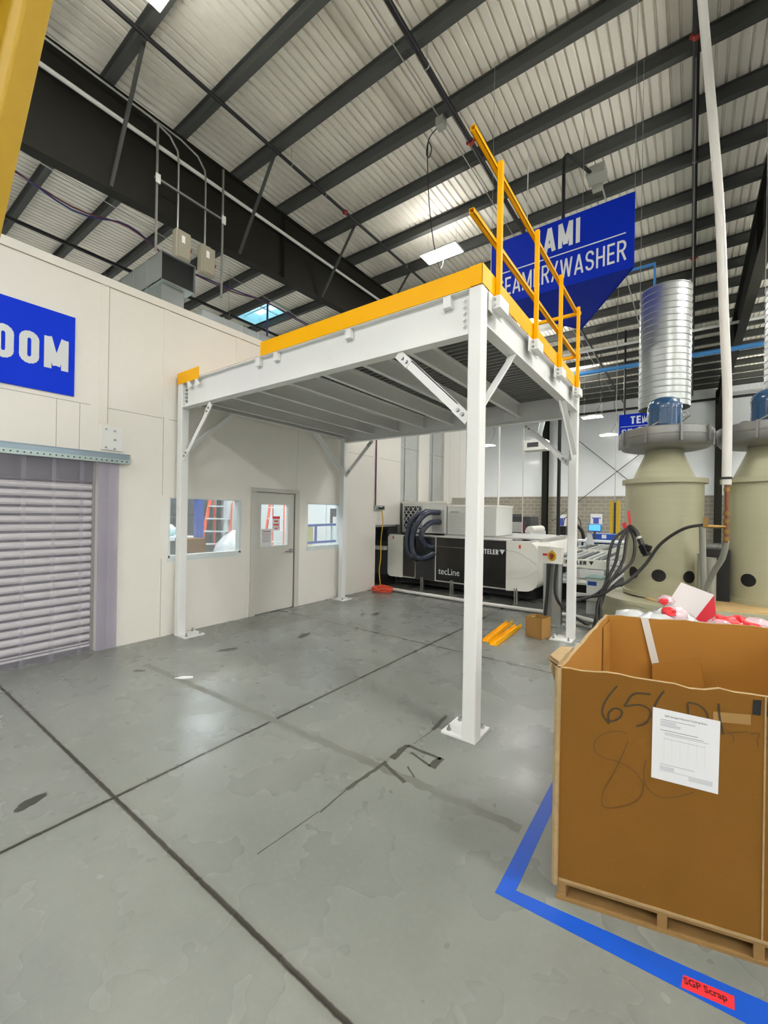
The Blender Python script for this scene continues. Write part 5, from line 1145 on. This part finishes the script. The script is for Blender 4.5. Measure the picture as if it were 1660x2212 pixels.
nn = (A_[1]-A_[0]).cross(A_[3]-A_[0]).normalized(); nn = nn if nn.y > 0 else -nn
dpt = Vector((.02, .05, -.19))
put('lid', MB().slab(A_, dpt*.06), 'white_card', t, bevel=.004); put('body', MB().hexa([a+dpt*.06 for a in A_], [a+dpt for a in A_]), 'red_card', t)

# ---------------------------------------------------------------- floor markings
b = MB().slab([(5.026, .50, 0), (5.090, .50, 0), (5.105, -1.012, 0), (5.032, -1.084, 0)], (0, 0, .0012)).slab([(5.032, -1.084, 0), (5.105, -1.012, 0), (6.9, -.80, 0), (6.9, -.90, 0)], (0, 0, .0012))
b = MB().slab([(5.024, 1.2, 0), (5.092, 1.2, 0), (5.105, -1.014, 0), (5.032, -1.082, 0)], (0, 0, .0012))
b.slab([(5.032, -1.082, 0), (6.9, -.985, 0), (6.9, -.80, 0), (5.105, -1.014, 0)], (0, 0, .0012))
o = put('floor_tape', b, 'tape_blue'); tag(o, 'L-shaped blue floor tape outlining the carton corner', 'tape')
t = thing('floor_label', (5.8, -1.0, .0012), 'red floor label reading SGP Scrap on the blue tape', 'label')
la = [Vector((5.722, -1.038, 0)), Vector((5.875, -1.012, 0)), Vector((5.877, -.957, 0)), Vector((5.728, -.982, 0))]
put('label_strip', MB().slab([v+Vector((0, 0, .0012)) for v in la], (0, 0, .0006)), 'label_red', t)
uu = (la[1]-la[0]).normalized(); vv = Vector((-uu.y, uu.x, 0))
text('SGP Scrap', la[0]+uu*.013+vv*.011+Vector((0, 0, .0018)), uu, vv, .128, .036, 'letter_dred', t, off=.03, depth=.0004)

def patch(pts, mat, nm, z=.0008, jit=.0):
    mb = MB(); mb.add([(x+random.uniform(-jit, jit), y+random.uniform(-jit, jit), z) for x, y in pts], [tuple(range(len(pts)))]); return put(nm, mb, mat, fl, solid=False)
def stain(cx, cy, rx_, ry_, a, mat='oil', n=22, jag=.28):
    P = []
    for k in range(n):
        t_ = 2*pi*k/n; r = 1+random.uniform(-jag, jag); x, y = rx_*r*cos(t_), ry_*r*sin(t_); P.append((cx+x*cos(a)-y*sin(a), cy+x*sin(a)+y*cos(a)))
    patch(P, mat, 'floor_stain')
stain(2.647, -2.165, .035, .085, .3); stain(2.72, -2.02, .015, .03, .1, 'smudge2')
stain(1.158, .125, .05, .13, -.4, 'smudge'); stain(1.031, -.866, .06, .03, .6, 'smudge'); stain(1.45, 2.70, .06, .13, .3); stain(1.30, 2.55, .02, .15, .5, 'smudge')
stain(1.42, 1.12, .06, .12, .2, 'smudge'); stain(1.50, 2.0, .05, .12, .6, 'smudge2')
t = put('plastic_scrap', MB().slab([(1.52, -.74, .001), (1.60, -.70, .001), (1.66, -.62, .001), (1.62, -.60, .001), (1.54, -.66, .001)], (0, 0, .006)), 'paper'); tag(t, 'small white scrap lying on the floor near left column', 'scrap')
def strip_(p, q, w, mat, nm='tape_residue', z=.0009):
    p, q = Vector((*p, 0)), Vector((*q, 0)); d = (q-p).normalized(); n = Vector((-d.y, d.x, 0))*w/2; N_ = max(4, int((q-p).length/.04)); L_, R_ = [], []
    for k in range(N_+1):
        c_ = p+(q-p)*k/N_; L_.append(c_+n*random.uniform(.6, 1.2)); R_.append(c_-n*random.uniform(.6, 1.2))
    patch([(v.x, v.y) for v in L_+R_[::-1]], mat, nm, z)
for (p, q, w) in (((4.03, -.96), (4.055, -.57), .03), ((4.04, -1.2), (4.03, -.96), .012), ((4.06, -.52), (4.06, -.31), .055), ((4.06, -.31), (4.34, -.315), .035), ((4.335, -.44), (4.34, -.30), .06),
                  ((4.13, -.37), (4.32, -.43), .022), ((4.06, -.60), (4.28, -.68), .03), ((4.20, -.53), (4.30, -.60), .014), ((4.085, -.27), (4.10, .0), .010), ((4.10, .0), (4.07, .28), .035), ((4.0, -1.6), (4.03, -1.2), .008)):
    strip_(p, q, w, 'smudge')
strip_((.9, -.74), (5.0, -.62), .075, 'smudge2', 'faded_tape_line', .0006)
strip_((.15, -.62), (.17, -.36), .01, 'pvc'); strip_((.15, -.62), (.32, -.60), .008, 'pvc'); strip_((.17, -.36), (.32, -.34), .008, 'pvc')

# ---------------------------------------------------------------- near yellow beam at the left edge
P1, P2 = atp(112, -260, 1.5), atp(-62, 520, 1.5)
d = (P2-P1).normalized(); side = -rt; mb = MB()
def pp(v): return v
w0 = rt*(-.20); dep = fw*.10
mb.hexa([P1, P1+w0, P1+w0+dep, P1+dep], [P2, P2+w0, P2+w0+dep, P2+dep])
mb.hexa([P1-rt*.085, P1-rt*.105, P1-rt*.105-fw*.05, P1-rt*.085-fw*.05], [P2-rt*.085, P2-rt*.105, P2-rt*.105-fw*.05, P2-rt*.085-fw*.05])
o = put('yellow_beam', mb, nmat('beam_yellow', L(176, 140, 4), .55, var=.1, vscale=14), bevel=.008); tag(o, 'out of focus slanting yellow steel beam at the top left edge', 'beam')
